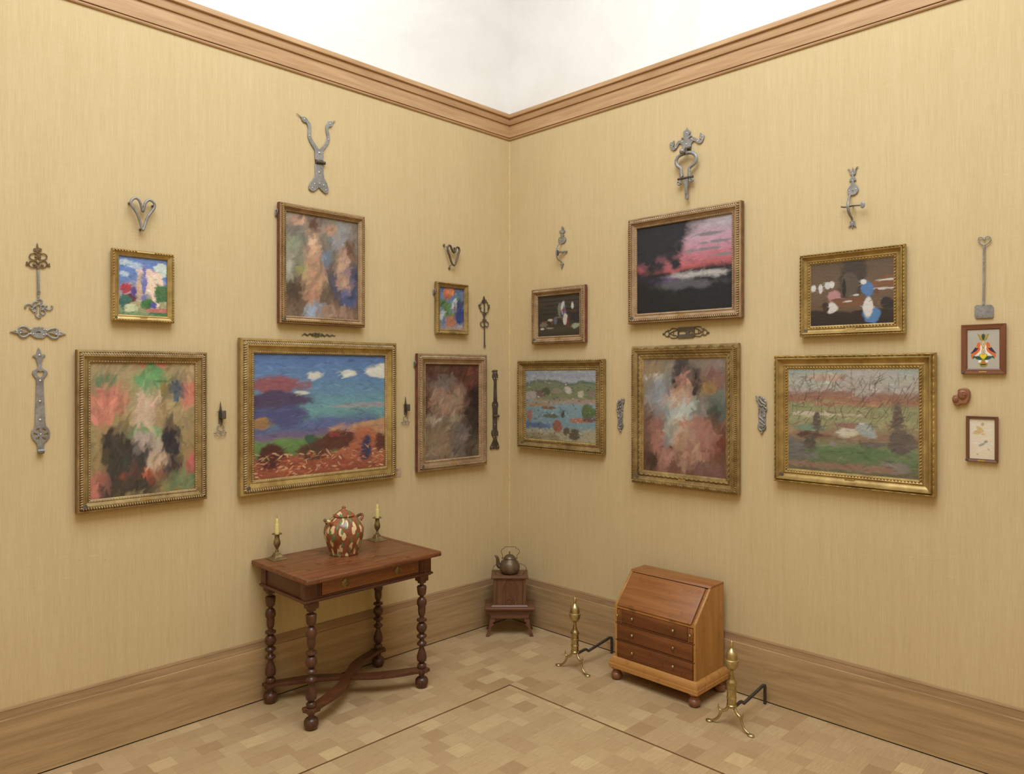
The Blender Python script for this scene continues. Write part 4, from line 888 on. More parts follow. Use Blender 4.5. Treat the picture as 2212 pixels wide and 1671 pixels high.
        for a in ((.3,.66,.2,.06,(206,172,98),.5), (.42,.74,.09,.1,(206,174,104),.9), (.55,.62,.11,.025,(212,172,84),0), (.52,.86,.05,.035,(190,166,106),0), (.66,.44,.08,.035,(150,150,128),.3), (.5,.36,.12,.03,(160,160,140),.5), (.75,.25,.08,.018,(200,166,92),-.7), (.33,.12,.05,.02,(196,166,100),0)):
            c.blob(a[0], a[1], a[2], a[3], a[4], .5, .25, .9, a[5])
    return c

def picture(key, label, cat='painting', plate=True, medal=True, hanger=None):
    side, ox, oy, s, oq, iq = PICS[key]; D = DEPTH[key]
    x0, x1, z0, z1 = quad(side, ox, oy, s, oq, D*.9); i0, i1, j0, j1 = quad(side, ox, oy, s, iq, D*.62)
    W, H = x1-x0, z1-z0; ac, zc = (x0+x1)/2, (z0+z1)/2
    bw = ((i0-x0)+(x1-i1)+(j0-z0)+(z1-j1))/4
    root = thing('framed_picture', label, cat, wall_loc(side, ac, zc), RZ[side])
    frame_parts(root, key, W, H, bw, D, STYLE[key])
    w, h = W-2*bw+.004, H-2*bw+.004
    box('backing_board', (-W/2+.006, W/2-.006, -(.009 if STYLE[key] != 'plain' else .006), -.0005, -H/2+.006, H/2-.006), M['backing'], root)
    if key != 'birds': canvas_obj(paint(key, w, h), w, h, D*.5, root)
    if medal:
        mx, mz = -W/2+bw*.52, -H/2+bw*.52; mr = .0105 if W > .3 else .0062
        if STYLE[key] == 'plain': mx, mz = -W/2+bw*.34, -H/2+bw*.45
        mh = dict(gadroon=1.0, cove=.66, leaf=.86, corner=.84, plain=.95)[STYLE[key]]
        g = G(); n = 16; vs = []; fs = []
        for r, hh in ((mr, D*.4), (mr, D*mh+.002), (mr*.8, D*mh+.0035), (mr*.74, D*mh+.0028)):
            for k in range(n): a = 2*PI*k/n; vs.append((mx+r*math.cos(a), -hh, mz+r*math.sin(a)))
        for i in range(3):
            for k in range(n): fs.append((i*n+k, i*n+(k+1) % n, (i+1)*n+(k+1) % n, (i+1)*n+k))
        fs.append(tuple(3*n+k for k in range(n))); o = obj('number_medallion', g.add(vs, fs), M['medal'], root); o['label'] = 'dark round metal medallion'
    if plate:
        pw, phh = (.024, .0052) if W > .3 else (.0145, .003)
        pz = -H/2+bw*(.60 if STYLE[key] != 'plain' else .42)
        po = [(-pw, 0), (-pw*.9, phh), (pw*.9, phh), (pw, 0), (pw*.9, -phh), (-pw*.9, -phh)]
        f0 = D*dict(gadroon=.85, cove=.60, leaf=.70, corner=.80, plain=.95)[STYLE[key]]
        o = obj('name_plate', G().prism([(a, pz+b) for a, b in po], lambda a, b: (a, -f0-.001, b), lambda a, b: (a, -f0*.8, b)), M['plate_brass'], root); o['label'] = 'small brass name plate'
    if hanger:
        g = G().box(-W/2-.012, -W/2+.01, -.012, -.006, H/2-hanger-.03, H/2-hanger); o = obj('hanging_bracket', g, M['chrome'], root, .001, 1); o['label'] = 'steel hanging bracket'
        obj('hook', G().tube([(-W/2-.006, -.012, H/2-hanger-.002), (-W/2-.006, -.020, H/2-hanger+.004), (-W/2-.006, -.024, H/2-hanger-.01), (-W/2-.006, -.018, H/2-hanger-.022)], .0025, 6), M['chrome'], o)
    return root, W, H, bw, D
picture('house', 'small gilt framed painting of pink, red and blue patches below the heart hook')
picture('hat', 'gilt framed painting of ochre, green and dark brown patches beside the scissor snuffer')
picture('two', 'framed painting of peach and olive patches hanging below the forked hinge', hanger=.04)
picture('blue', 'wide gilt framed painting of blue sky over green and orange bands', plate=True)
picture('pot', 'small gilt framed painting of orange, green and blue patches below the heart hanger', hanger=.05)
picture('coat', 'framed dark brown painting with pale and tan patches beside the long strap hinge', hanger=.05)
picture('cabin', 'small rose gilt framed dark brown painting below the thumb latch nearest the room corner')
picture('sea', 'gilt framed painting of pale sky, green and water blue bands near the room corner')
picture('dusk', 'framed near-black painting with pink and red sky below the ring door knocker')
picture('rose', 'leaf carved gilt framed painting of rose, grey and peach patches between keyhole plates')
picture('hills', 'wide gold framed painting of pale sky, red hills and green meadow')
picture('kitchen', 'gold framed brown painting with white and blue patches above the meadow painting')
# framed folk-art sheet with two birds: flat painted shapes on grey-white ground
root, W, H, bw, D = picture('birds', 'cherry framed folk art panel with two orange birds and a tulip', 'picture')
M['ground'] = plain('grey_ground', S(176, 170, 156), .5, 0, .04, 12)
for nm, cc in dict(p_orange=(214, 104, 46), p_dark=(58, 40, 66), p_yellow=(222, 200, 50), p_green=(46, 82, 66), p_olive=(150, 138, 54), p_white=(226, 224, 214), p_gold=(206, 148, 58), p_line=(58, 48, 40)).items():
    M[nm] = plain(nm, S(*cc), .5, 0, .05, 60)
w, h = W-2*bw+.002, H-2*bw+.002; f0 = D*.6
box('painted_panel', (-w/2, w/2, -f0, -f0+.004, -h/2, h/2), M['ground'], root)
BX0, BX1, BY0, BY1 = 475, 1292, 370, 1386
def bp(p): return ((p[0]-(BX0+BX1)/2)/(BX1-BX0)*w, -(p[1]-(BY0+BY1)/2)/(BY1-BY0)*h)
def shape(name, pts, mat, lvl, sm=True, mirror=False, label=None):
    q = smooth(pts, True, 3) if sm else pts
    if mirror: q = [(2*884-a, b) for a, b in q]
    q = [bp(p) for p in q]; t0 = f0+.0002*lvl
    o = obj(name, G().prism(q, lambda a, b: (a, -t0-.0002, b), lambda a, b: (a, -t0+.0003, b)), M[mat], root)
for mi in (False, True):
    shape('painted_white', [(800, 760), (845, 790), (850, 900), (830, 1010), (780, 1040), (700, 1050), (650, 1080), (720, 1000), (790, 920)], 'p_white', 1, True, mi)
    shape('painted_bird', [(790, 706), (815, 735), (812, 780), (800, 840), (808, 880), (770, 950), (700, 1000), (640, 1030), (620, 1080), (590, 1110), (575, 1060), (580, 1010), (640, 940), (700, 850), (722, 760), (750, 715)], 'p_orange', 2, True, mi)
    shape('painted_wing', [(755, 820), (750, 870), (700, 930), (620, 970), (565, 990), (610, 930), (660, 860), (700, 815)], 'p_dark', 3, True, mi)
    shape('painted_shoulder', [(690, 822), (725, 812), (760, 825), (740, 845), (700, 842)], 'p_gold', 4, True, mi)
    shape('painted_beak', [(812, 738), (842, 752), (812, 768)], 'p_yellow', 4, False, mi)
    shape('painted_leaf', [(860, 1110), (780, 1060), (700, 1065), (640, 1050), (610, 1130), (660, 1095), (720, 1130), (800, 1150), (860, 1140)], 'p_green', 3, True, mi)
    shape('painted_handle', [(835, 1165), (780, 1165), (755, 1195), (790, 1230), (830, 1215)], 'p_white', 3, True, mi)
    shape('painted_petal', [(884, 650), (800, 630), (775, 560), (740, 485), (800, 515), (840, 560)], 'p_olive', 3, True, mi)
    shape('painted_petal_stripe', [(850, 630), (800, 560), (785, 520), (830, 570)], 'p_gold', 4, True, mi)
    shape('painted_bud', [(830, 510), (842, 485), (855, 510), (850, 540)], 'p_orange', 4, True, mi)
shape('painted_flower_heart', [(884, 480), (925, 540), (910, 620), (884, 645), (858, 620), (843, 540)], 'p_green', 4)
for (ya, yb) in ((645, 850), (845, 1045)):
    shape('painted_stem_loop', [(884, ya), (925, ya+60), (930, (ya+yb)/2), (920, yb-50), (884, yb), (848, yb-50), (838, (ya+yb)/2), (843, ya+60)], 'p_gold', 2)
    shape('painted_stem_eye', [(884, ya+25), (905, ya+70), (908, (ya+yb)/2), (900, yb-60), (884, yb-28), (868, yb-60), (860, (ya+yb)/2), (863, ya+70)], 'p_white', 3)
    shape('painted_stem_line', [(884, ya+40), (892, (ya+yb)/2), (884, yb-40), (876, (ya+yb)/2)], 'p_line', 4)
HEART = [(884, 1040), (915, 1010), (955, 1010), (970, 1045), (940, 1090), (884, 1135), (828, 1090), (798, 1045), (813, 1010), (853, 1010)]
shape('painted_heart_edge', [((a-884)*1.18+884, (b-1065)*1.16+1065) for a, b in HEART], 'p_olive', 5)
shape('painted_heart', HEART, 'p_yellow', 6)
shape('painted_vase', [(840, 1145), (930, 1145), (930, 1200), (985, 1245), (980, 1280), (935, 1325), (835, 1325), (790, 1280), (785, 1245), (840, 1200)], 'p_olive', 5)
shape('painted_vase_band', [(835, 1215), (884, 1205), (935, 1215), (950, 1240), (884, 1248), (820, 1240)], 'p_orange', 6)
shape('painted_vase_stripe', [(815, 1262), (955, 1262), (945, 1290), (825, 1290)], 'p_line', 6, False)

picture('sheet', 'small brown framed sheet with ochre and grey sketches, below the carved wooden heads', 'picture')

# ------------------------------------------------------------------ wrought-iron pieces on the walls, traced on the wall plane
class Trace:
    """maps crop pixels of the photograph to local (right, up) on the wall; anchor is the thing's origin"""
    def __init__(s, side, ox, oy, sc, anchor, d=0.004):
        s.side, s.ox, s.oy, s.sc, s.d = side, ox, oy, sc, d
        s.a0, s.z0 = wall_az(side, ox+anchor[0]/sc, oy+anchor[1]/sc, d); s.loc = wall_loc(side, s.a0, s.z0)
        e = wall_az(side, ox+(anchor[0]+20)/sc, oy+anchor[1]/sc, d); f = wall_az(side, ox+anchor[0]/sc, oy+(anchor[1]+20)/sc, d)
        s.k = abs(f[1]-s.z0)/20; s.kx = abs(e[0]-s.a0)/20
    def __call__(s, p, d=None):
        a, z = wall_az(s.side, s.ox+p[0]/s.sc, s.oy+p[1]/s.sc, s.d if d is None else d); return (a-s.a0, z-s.z0)
    def root(s, name, label, cat, group=None): return thing(name, label, cat, s.loc, RZ[s.side], group)
def plate(name, tr, loops, mat, parent, h0=.002, th=.004, bev=.0008, sm=None):
    """flat plate with holes from crop outlines, th thick, its back h0 off the wall"""
    cu = bpy.data.curves.new(name, 'CURVE'); cu.dimensions = '2D'; cu.fill_mode = 'BOTH'; cu.extrude = max(th/2-bev, .0002); cu.bevel_depth = bev; cu.bevel_resolution = 1; cu.offset = -bev*.5
    for i, lp in enumerate(loops):
        q = smooth(lp, True, 4) if (sm is None or sm[i]) else lp
        q = [tr(p, h0+th) for p in q]
        sp = cu.splines.new('POLY'); sp.points.add(len(q)-1); sp.use_cyclic_u = True
        for pt, (a, b) in zip(sp.points, q): pt.co = (a, b, 0, 1)
    tmp = bpy.data.objects.new(name, cu); me = bpy.data.meshes.new_from_object(tmp); bpy.data.objects.remove(tmp); bpy.data.curves.remove(cu)
    me.transform(Matrix(((1, 0, 0, 0), (0, 0, -1, -(h0+th/2)), (0, 1, 0, 0), (0, 0, 0, 1)))); me.materials.clear(); me.materials.append(mat); finish(me, 40)
    me.name = name; o = bpy.data.objects.new(name, me); COL.objects.link(o); o.parent = parent; return o
def bar(name, tr, pts, w, mat, parent, h=.006, closed=False, sm=True, hs=None, n=8, square=False, flat=1.0, taper=None):
    """rod along crop points, w = width in crop pixels, h = distance of its axis from the wall"""
    k = len(pts); hh = hs if hs else [h]*k
    p3 = [(p[0], p[1], q) for p, q in zip(pts, hh)]
    if sm: p3 = smooth(p3, closed, 4)
    P = []
    for p in p3:
        a, z = tr((p[0], p[1]), p[2]); P.append((a, -p[2], z))
    r = w/2*tr.k; m = len(P)
    rr = [r]*m if taper is None else [r*np.interp(i/(m-1), np.linspace(0, 1, len(taper)), taper) for i in range(m)]
    return obj(name, G().tube(P, rr, n, closed, square=square, flat=flat), mat, parent, 0, 1, 50)
def rivets(tr, pts, r, parent, h=.006, mat='rivet'):
    for p in pts:
        a, z = tr(p, h); obj('rivet', G().dome((a, -h+.001, z), r*tr.k, r*tr.k*.7), M[mat], parent, 0, 1, 70)

# heart shaped hook with three pegs
tr = Trace('L', 250, 400, 13.927, (820, 1340), .03); t = tr.root('heart_hook', 'large forged iron heart hook on three pegs above the pink and blue painting', 'wall hook')
hp = [(815, 1350), (750, 1160), (700, 1000), (640, 860), (570, 740), (480, 610), (457, 500), (505, 420), (590, 385), (680, 425), (745, 540), (785, 690), (815, 790)]
hq = [(822, 790), (850, 670), (890, 545), (950, 472), (1020, 445), (1110, 490), (1172, 580), (1160, 680), (1085, 790), (1000, 900), (940, 1010), (890, 1150), (830, 1350)]
bar('heart_bar', tr, hp+hq[1:-1], 80, M['iron'], t, .03, True, n=8)
for (a, b) in ((465, 510), (1172, 600), (800, 1310)):
    x, z = tr((a, b), .03); g = G().tube([(x, 0, z), (x, -.028, z)], .0028, 8, ref=(0, 0, 1)); obj('peg', g, M['iron_dark'], t)
    obj('peg_foot', G().ball((x, -.004, z), .006, .004, .006), M['iron_dark'], t)

# rod with crowned scroll finial
tr = Trace('L', 0, 510, 8.794, (725, 600)); t = tr.root('scroll_finial_rod', 'iron rod with a crowned scroll finial, uppermost in the column of four wall irons', 'ironwork')
plate('spear', tr, [[(708, 128), (722, 180), (738, 228), (762, 225), (792, 240), (795, 270), (770, 288), (745, 275), (735, 280), (722, 300), (700, 300), (690, 278), (668, 284), (640, 268), (636, 240), (660, 224), (690, 232), (698, 180)]], M['iron_rust'], t, sm=[False])
for (cx, cy, rx, ry, a0, a1) in ((640, 385, 80, 62, 0, 2*PI), (812, 392, 80, 62, 0, 2*PI), (632, 525, 86, 66, 0, 2*PI), (815, 530, 80, 66, 0, 2*PI)):
    bar('scroll', tr, [(cx+rx*math.cos(a), cy+ry*math.sin(a)) for a in np.linspace(a0, a1, 16, endpoint=False)], 22, M['iron_rust'], t, .005, True, False, flat=.8)
bar('scroll', tr, [(715, 290), (680, 315), (640, 322)], 22, M['iron_rust'], t, .005); bar('scroll', tr, [(715, 290), (750, 318), (800, 332)], 22, M['iron_rust'], t, .005)
for (a, b, c) in (((640, 460), (690, 480), (720, 530)), ((810, 470), (760, 490), (735, 530))): bar('scroll', tr, [a, b, c], 24, M['iron_rust'], t, .005)
for (cx, cy) in ((650, 540), (805, 555), (690, 390), (752, 395)): a, z = tr((cx, cy)); obj('scroll_boss', G().dome((a, -.003, z), 28*tr.k, .004), M['iron_rust'], t)
plate('leaf_tip', tr, [[(555, 520), (530, 500), (520, 478), (500, 485), (505, 515), (490, 540), (515, 552), (552, 550)]], M['iron_rust'], t, sm=[False])
plate('leaf_tip', tr, [[(900, 530), (930, 525), (940, 508), (950, 520), (945, 545), (958, 580), (935, 572), (900, 562)]], M['iron_rust'], t, sm=[False])
plate('socket', tr, [[(690, 545), (710, 560), (728, 548), (745, 560), (762, 550), (755, 590), (742, 648), (712, 648), (702, 590)]], M['iron_rust'], t, .004, .005, sm=[False])
bar('rod', tr, [(725, 640), (729, 850), (733, 1045)], 34, M['iron'], t, .007, square=True, sm=False)
bar('eye', tr, [(735+28*math.cos(a), 1068+28*math.sin(a)) for a in np.linspace(0, 2*PI, 12, endpoint=False)], 18, M['iron'], t, .008, True, False)
plate('tail', tr, [[(716, 1095), (752, 1095), (748, 1140), (752, 1178), (735, 1165), (712, 1178), (716, 1140)]], M['iron'], t, .002, .005, sm=[False])

# curling scroll escutcheon under the rod
tr = Trace('L', 0, 510, 8.794, (735, 1370)); t = tr.root('scroll_escutcheon', 'pierced grey escutcheon of curling scrolls directly under the finial rod', 'escutcheon')
for p in ([(470, 1340), (490, 1365), (478, 1330), (520, 1295), (570, 1295), (620, 1330), (640, 1350)], [(560, 1350), (590, 1380), (620, 1370), (640, 1340), (690, 1320)], [(625, 1320), (625, 1285), (660, 1245), (700, 1250), (725, 1235), (712, 1208), (740, 1195), (790, 1215), (795, 1260), (770, 1300)],
          [(690, 1310), (660, 1340), (625, 1370), (615, 1410), (650, 1435), (690, 1415), (700, 1370), (690, 1330)], [(690, 1330), (720, 1295), (760, 1310), (775, 1350), (765, 1420), (775, 1470)], [(700, 1440), (675, 1480), (700, 1530), (745, 1550), (775, 1530), (750, 1500)], [(775, 1470), (810, 1490), (850, 1470), (855, 1420), (820, 1395), (785, 1400)],
          [(775, 1320), (820, 1310), (850, 1340), (830, 1380), (790, 1370)], [(850, 1350), (880, 1320), (905, 1330)], [(850, 1370), (890, 1390), (940, 1400), (990, 1370), (995, 1330), (970, 1320)]):
    bar('scroll', tr, p, 26, M['iron'], t, .005, flat=.7)

# horizontal keyhole plate with two heart loops
tr = Trace('L', 0, 690, 13.825, (1155, 385)); t = tr.root('keyhole_plate', 'silvery horizontal keyhole plate with a pointed heart loop at each end', 'escutcheon')
plate('plate', tr, [[(960, 300), (1000, 250), (1060, 225), (1140, 230), (1165, 205), (1195, 230), (1260, 225), (1320, 250), (1360, 300), (1395, 330), (1400, 400), (1390, 460), (1340, 520), (1280, 555), (1180, 555), (1100, 548), (1030, 530), (985, 490), (920, 440), (910, 370), (920, 320)],
                   [(1075, 365), (1110, 365), (1115, 350), (1195, 352), (1215, 370), (1210, 405), (1080, 405)]], M['iron'], t, .003, .004, sm=[True, False])
for lp in ([(930, 340), (850, 290), (780, 240), (700, 210), (620, 225), (570, 275), (575, 320)], [(560, 390), (580, 450), (640, 510), (720, 525), (800, 490), (860, 440), (930, 415)], [(1390, 350), (1450, 320), (1540, 280), (1620, 265), (1690, 290), (1735, 350), (1730, 390)], [(1390, 440), (1450, 470), (1540, 540), (1620, 560), (1690, 555), (1735, 510), (1730, 460)]):
    bar('heart_loop', tr, lp, 62, M['iron'], t, .006, flat=.5)
plate('spear', tr, [[(310, 355), (400, 335), (500, 310), (580, 300), (640, 320), (720, 335), (850, 380), (720, 410), (640, 410), (560, 430), (450, 405), (390, 375)]], M['iron'], t, .002, .006, sm=[False])
plate('spear', tr, [[(1975, 425), (1880, 400), (1800, 370), (1730, 360), (1660, 350), (1580, 370), (1475, 400), (1570, 425), (1660, 460), (1760, 490), (1850, 470), (1920, 440)]], M['iron'], t, .002, .006, sm=[False])
rivets(tr, [(505, 340), (630, 305), (515, 385), (620, 400), (920, 290), (1000, 430), (925, 420), (1320, 300), (1390, 310), (1310, 450), (1385, 440), (1790, 380), (1690, 345), (1790, 440), (1680, 440)], 26, t, .008)
rivets(tr, [(1160, 265), (1160, 515), (970, 375), (1340, 375)], 12, t, .007, 'iron_black')

# strap hinge with heart cut-out and star wheel
tr = Trace('L', 30, 740, 6.427, (370, 900)); t = tr.root('strap_hinge', 'long iron strap hinge with heart cut-out, star wheel and rolled end', 'hinge')
out = [(342, 70), (365, 100), (382, 145), (385, 165), (420, 160), (442, 178), (415, 192), (400, 230), (385, 275), (382, 320), (395, 355), (430, 375), (462, 395), (470, 425), (450, 455), (415, 490), (410, 530), (415, 700), (430, 960), (438, 1110), (450, 1160), (485, 1195), (503, 1250), (498, 1310), (470, 1350), (435, 1370), (425, 1410), (410, 1450), (415, 1475), (335, 1475), (330, 1450), (318, 1400), (295, 1370), (260, 1330), (243, 1270), (252, 1220), (285, 1185), (297, 1110), (300, 960), (308, 700), (312, 530), (305, 490), (275, 455), (256, 420), (265, 390), (305, 372), (330, 350), (337, 310), (325, 275), (310, 230), (298, 200), (260, 185), (285, 165), (315, 165), (320, 130)]
heart = [(370, 400), (395, 388), (415, 400), (420, 425), (400, 455), (368, 485), (335, 460), (318, 430), (322, 402), (345, 388)]
secs = []
for k in range(6):
    a0 = -PI/2+k*PI/3; cx, cy, R = 374, 1272, 92
    secs.append([(cx+(R if q else 30)*math.cos(a0+PI/6+dq)*1.12, cy+(R if q else 30)*math.sin(a0+PI/6+dq)) for q, dq in ((0, 0), (1, -.30), (1, 0), (1, .30))])
plate('strap', tr, [out, heart]+secs, M['iron'], t, .002, .005, sm=[False, True]+[False]*6)
g = G(); a, z = tr((330, 1508), .014); b, _ = tr((420, 1500), .014)
g.tube([(a, -.014, z), (b, -.014, z)], 34*tr.k, 12, ref=(0, 1, 0)); obj('knuckle', g, M['iron'], t)
rivets(tr, [(355, 175), (365, 528), (362, 815), (365, 1072)], 20, t, .007); rivets(tr, [(376, 1270)], 16, t, .007)

# Y-shaped hinge with two bird heads
tr = Trace('L', 620, 230, 7.957, (555, 800)); t = tr.root('forked_hinge', 'steel grey forked hinge with two curved necks ending in bird heads', 'hinge')
plate('fork', tr, [[(195, 135), (245, 170), (270, 178), (300, 172), (345, 200), (365, 240), (405, 290), (420, 360), (415, 440), (412, 500), (440, 570), (500, 660), (553, 738), (600, 700), (650, 640), (685, 580), (697, 520), (680, 450), (668, 380), (675, 320), (705, 285), (715, 255), (755, 250), (785, 262), (830, 235), (800, 275), (782, 290), (785, 320), (760, 345), (735, 345), (712, 370), (718, 430), (738, 500), (738, 570), (710, 640), (660, 710), (628, 755), (628, 930), (485, 905), (478, 735), (440, 680), (395, 600), (365, 520), (362, 450), (372, 380), (350, 300), (330, 270), (290, 265), (258, 225), (255, 195), (225, 160)]], M['iron'], t, .003, .006, .0012, sm=[False])
plate('lower_leaf', tr, [[(485, 985), (625, 1005), (628, 1120), (640, 1230), (690, 1320), (718, 1410), (715, 1470), (675, 1498), (630, 1470), (590, 1430), (550, 1385), (515, 1420), (470, 1455), (420, 1450), (380, 1415), (378, 1370), (405, 1310), (455, 1240), (490, 1180)]], M['iron'], t, .003, .006, .0012, sm=[False])
a, z = tr((495, 940), .012); b, z2 = tr((655, 975), .012)
obj('barrel', G().tube([(a, -.012, z), (a+(b-a)*.38, -.012, z+(z2-z)*.38)], 34*tr.k, 12), M['iron_dark'], t)
obj('barrel', G().tube([(a+(b-a)*.40, -.012, z+(z2-z)*.40), (a+(b-a)*.72, -.012, z+(z2-z)*.72)], 31*tr.k, 12), M['iron_dark'], t)
obj('barrel', G().tube([(a+(b-a)*.74, -.012, z+(z2-z)*.74), (b, -.012, z2)], 28*tr.k, 12), M['iron_dark'], t)
rivets(tr, [(556, 797), (556, 1132)], 24, t, .009); rivets(tr, [(303, 215), (390, 502), (745, 295), (716, 566), (480, 1325), (438, 1400), (565, 1322), (634, 1350), (670, 1438)], 16, t, .009)

# zigzag ornament
tr = Trace('L', 630, 700, 18.433, (1040, 420)); t = tr.root('zigzag_escutcheon', 'small wavy dark iron escutcheon between the peach painting and the blue-sky painting', 'escutcheon')
bar('wavy_arm', tr, [(405, 425), (450, 425), (530, 375), (630, 440), (740, 375), (840, 450), (910, 420)], 42, M['iron_dark'], t, .005, flat=.7, taper=[.5, 1, 1.1, 1.1])
bar('wavy_arm', tr, [(1180, 430), (1220, 400), (1310, 470), (1410, 410), (1510, 470), (1610, 430), (1690, 465), (1745, 445)], 42, M['iron_dark'], t, .005, flat=.7, taper=[1.2, 1.1, 1, .9, .5])
plate('centre_plate', tr, [[(920, 340), (1000, 345), (1040, 375), (1090, 345), (1140, 370), (1145, 420), (1130, 480), (1070, 490), (1030, 470), (990, 492), (930, 488), (940, 420)], [(965, 400), (1090, 405), (1085, 445), (965, 440)]], M['iron_dark'], t, .002, .005, sm=[False, False])
for (cx, cy) in ((850, 390), (1190, 450), (1200, 400)): a, z = tr((cx, cy)); obj('boss', G().dome((a, -.003, z), 40*tr.k, .005), M['iron_dark'], t)

# candle snuffers
tr = Trace('L', 430, 840, 12.854, (605, 890)); snl = 'candle snuffer scissors'
t = tr.root('candle_snuffer', 'dark steel candle snuffer scissors between the ochre painting and the blue-sky painting', 'snuffer', 'candle snuffers between the paintings')
plate('blade', tr, [[(600, 355), (612, 430), (635, 590), (655, 840), (655, 930), (635, 1000), (600, 985), (555, 935), (552, 600), (578, 560), (590, 440)]], M['iron_dark'], t, .006, .004, sm=[False])
g = G(); x0, z1 = tr((610, 600), .02); x1, z0 = tr((735, 825), .02); xa, _ = tr((558, 600), .008)
g.box(x0, x1, -.030, -.006, z0, z1); obj('snuffer_box', g, M['iron_dark'], t, .004, 3)
xb, zb = tr((556, 625), .01); xc, zc = tr((612, 800), .01); obj('box_opening', G().box(xb, xc, -.022, -.0105, zc, zb), M['iron_black'], t, .001)
bar('ring', tr, [(600+90*math.cos(a), 1075+95*math.sin(a)) for a in np.linspace(-.35*PI, 1.35*PI, 20)], 24, M['iron'], t, .009, sm=False)
for cx in (535, 668): bar('finger_ring', tr, [(cx+66*math.cos(a), 1230+75*math.sin(a)) for a in np.linspace(0, 2*PI, 20, endpoint=False)], 17, M['iron'], t, .009, True, False)
bar('prong', tr, [(415, 1225), (470, 1225)], 20, M['iron_dark'], t, .009, sm=False); bar('prong', tr, [(735, 1215), (768, 1205)], 22, M['iron_dark'], t, .009, sm=False)
bar('spring', tr, [(490, 640), (520, 630), (560, 640)], 14, M['iron_dark'], t, .010); rivets(tr, [(610, 893)], 22, t, .010, 'iron_black'); rivets(tr, [(570, 988)], 14, t, .010)
x, z = tr((605, 890)); obj('wall_pin', G().tube([(x, 0, z), (x, -.009, z)], .002, 6, ref=(0, 0, 1)), M['iron_dark'], t)
t2 = copy_tree(t); t2['label'] = 'dark steel candle snuffer scissors between the blue-sky painting and the dark brown painting'
t2.location = wall_loc('L', *wall_az('L', 840+232/6.426, 780+715/6.426, .004))

# small heart hanger with curled pegs
tr = Trace('L', 940, 510, 18.571, (740, 1160), .028); t = tr.root('heart_hanger', 'small dark iron heart hanger with ball-ended pegs above the orange and blue painting', 'wall hook')
bar('heart_bar', tr, [(700, 1140), (640, 1000), (580, 800), (510, 600), (500, 450), (560, 370), (620, 400), (665, 520), (720, 630), (760, 645), (805, 590), (830, 500), (890, 440), (950, 480), (970, 580), (930, 720), (870, 900), (820, 1080), (775, 1160), (730, 1165)], 80, M['iron_dark'], t, .028, n=10)
for (p, q, r) in (((490, 420), (380, 425), (355, 355)), ((690, 1150), (590, 1185), (568, 1280))):
    bar('peg', tr, [p, q, r], 26, M['iron_dark'], t, sm=False, hs=[.028, .012, .006]); a, z = tr(r, .006); obj('peg_ball', G().ball((a, -.006, z), 46*tr.k, .006, 56*tr.k), M['iron_dark'], t)
bar('peg', tr, [(760, 600), (765, 520), (765, 470)], 30, M['iron_dark'], t, sm=False, hs=[.028, .02, .008]); a, z = tr((765, 485), .006); obj('peg_ball', G().ball((a, -.006, z), 40*tr.k, .006, 46*tr.k), M['iron_dark'], t)

# twisted hanger with looped cage
tr = Trace('L', 1010, 630, 12.857, (470, 700)); t = tr.root('twisted_hanger', 'thin twisted iron hanger with scrolled cage near the room corner', 'ironwork')
sh = [(467, 290+i*20) for i in range(0, 59)]; P = []
g = G()
def twist(y0, y1, w):
    N = int((y1-y0)/8); vs = []; fs = []
    for i in range(N+1):
        y = y0+(y1-y0)*i/N; a, z = tr((468+(y-290)*.004, y), .007); an = i*.55
        for k in range(4): q = an+PI/2*k; vs.append((a+w*tr.k*math.cos(q), -.007-w*tr.k*math.sin(q), z))
    for i in range(N):
        for k in range(4): fs.append((i*4+k, i*4+(k+1) % 4, i*4+4+(k+1) % 4, i*4+4+k))
    return vs, fs
obj('twisted_rod', G().add(*twist(290, 620, 20)).add(*twist(640, 1480, 20)), M['iron_dark'], t, 0, 1, 20)
plate('point', tr, [[(463, 115), (485, 170), (490, 260), (470, 300), (445, 260), (443, 170)]], M['iron_dark'], t, .004, .005, sm=[False])
plate('clasp', tr, [[(450, 580), (490, 580), (488, 660), (482, 730), (495, 820), (450, 820), (458, 730), (450, 660)]], M['iron_dark'], t, .004, .006, sm=[False])
bar('cage', tr, [(440, 230), (415, 235), (415, 265), (450, 280), (440, 300), (390, 290), (370, 320), (360, 380), (320, 350), (315, 390), (345, 400), (330, 440), (360, 460), (375, 430), (370, 480), (365, 530), (400, 560), (445, 580), (430, 620), (455, 650)], 24, M['iron_dark'], t, .007)
bar('cage', tr, [(492, 230), (520, 235), (515, 265), (490, 285), (530, 280), (555, 310), (568, 380), (600, 365), (610, 395), (580, 410), (610, 440), (595, 465), (570, 440), (568, 500), (575, 545), (540, 575), (495, 590), (520, 620), (490, 650)], 24, M['iron_dark'], t, .007)
bar('loop', tr, [(450, 820), (420, 780), (445, 750), (460, 790), (420, 830), (370, 840), (358, 890), (380, 945), (430, 975), (468, 940)], 24, M['iron_dark'], t, .007)
bar('loop', tr, [(485, 820), (520, 785), (495, 770), (490, 810), (540, 830), (575, 870), (575, 925), (540, 970), (500, 955), (475, 930)], 24, M['iron_dark'], t, .007)
bar('eye', tr, [(475+26*math.cos(a), 1512+34*math.sin(a)) for a in np.linspace(0, 2*PI, 12, endpoint=False)], 16, M['iron_dark'], t, .007, True, False)

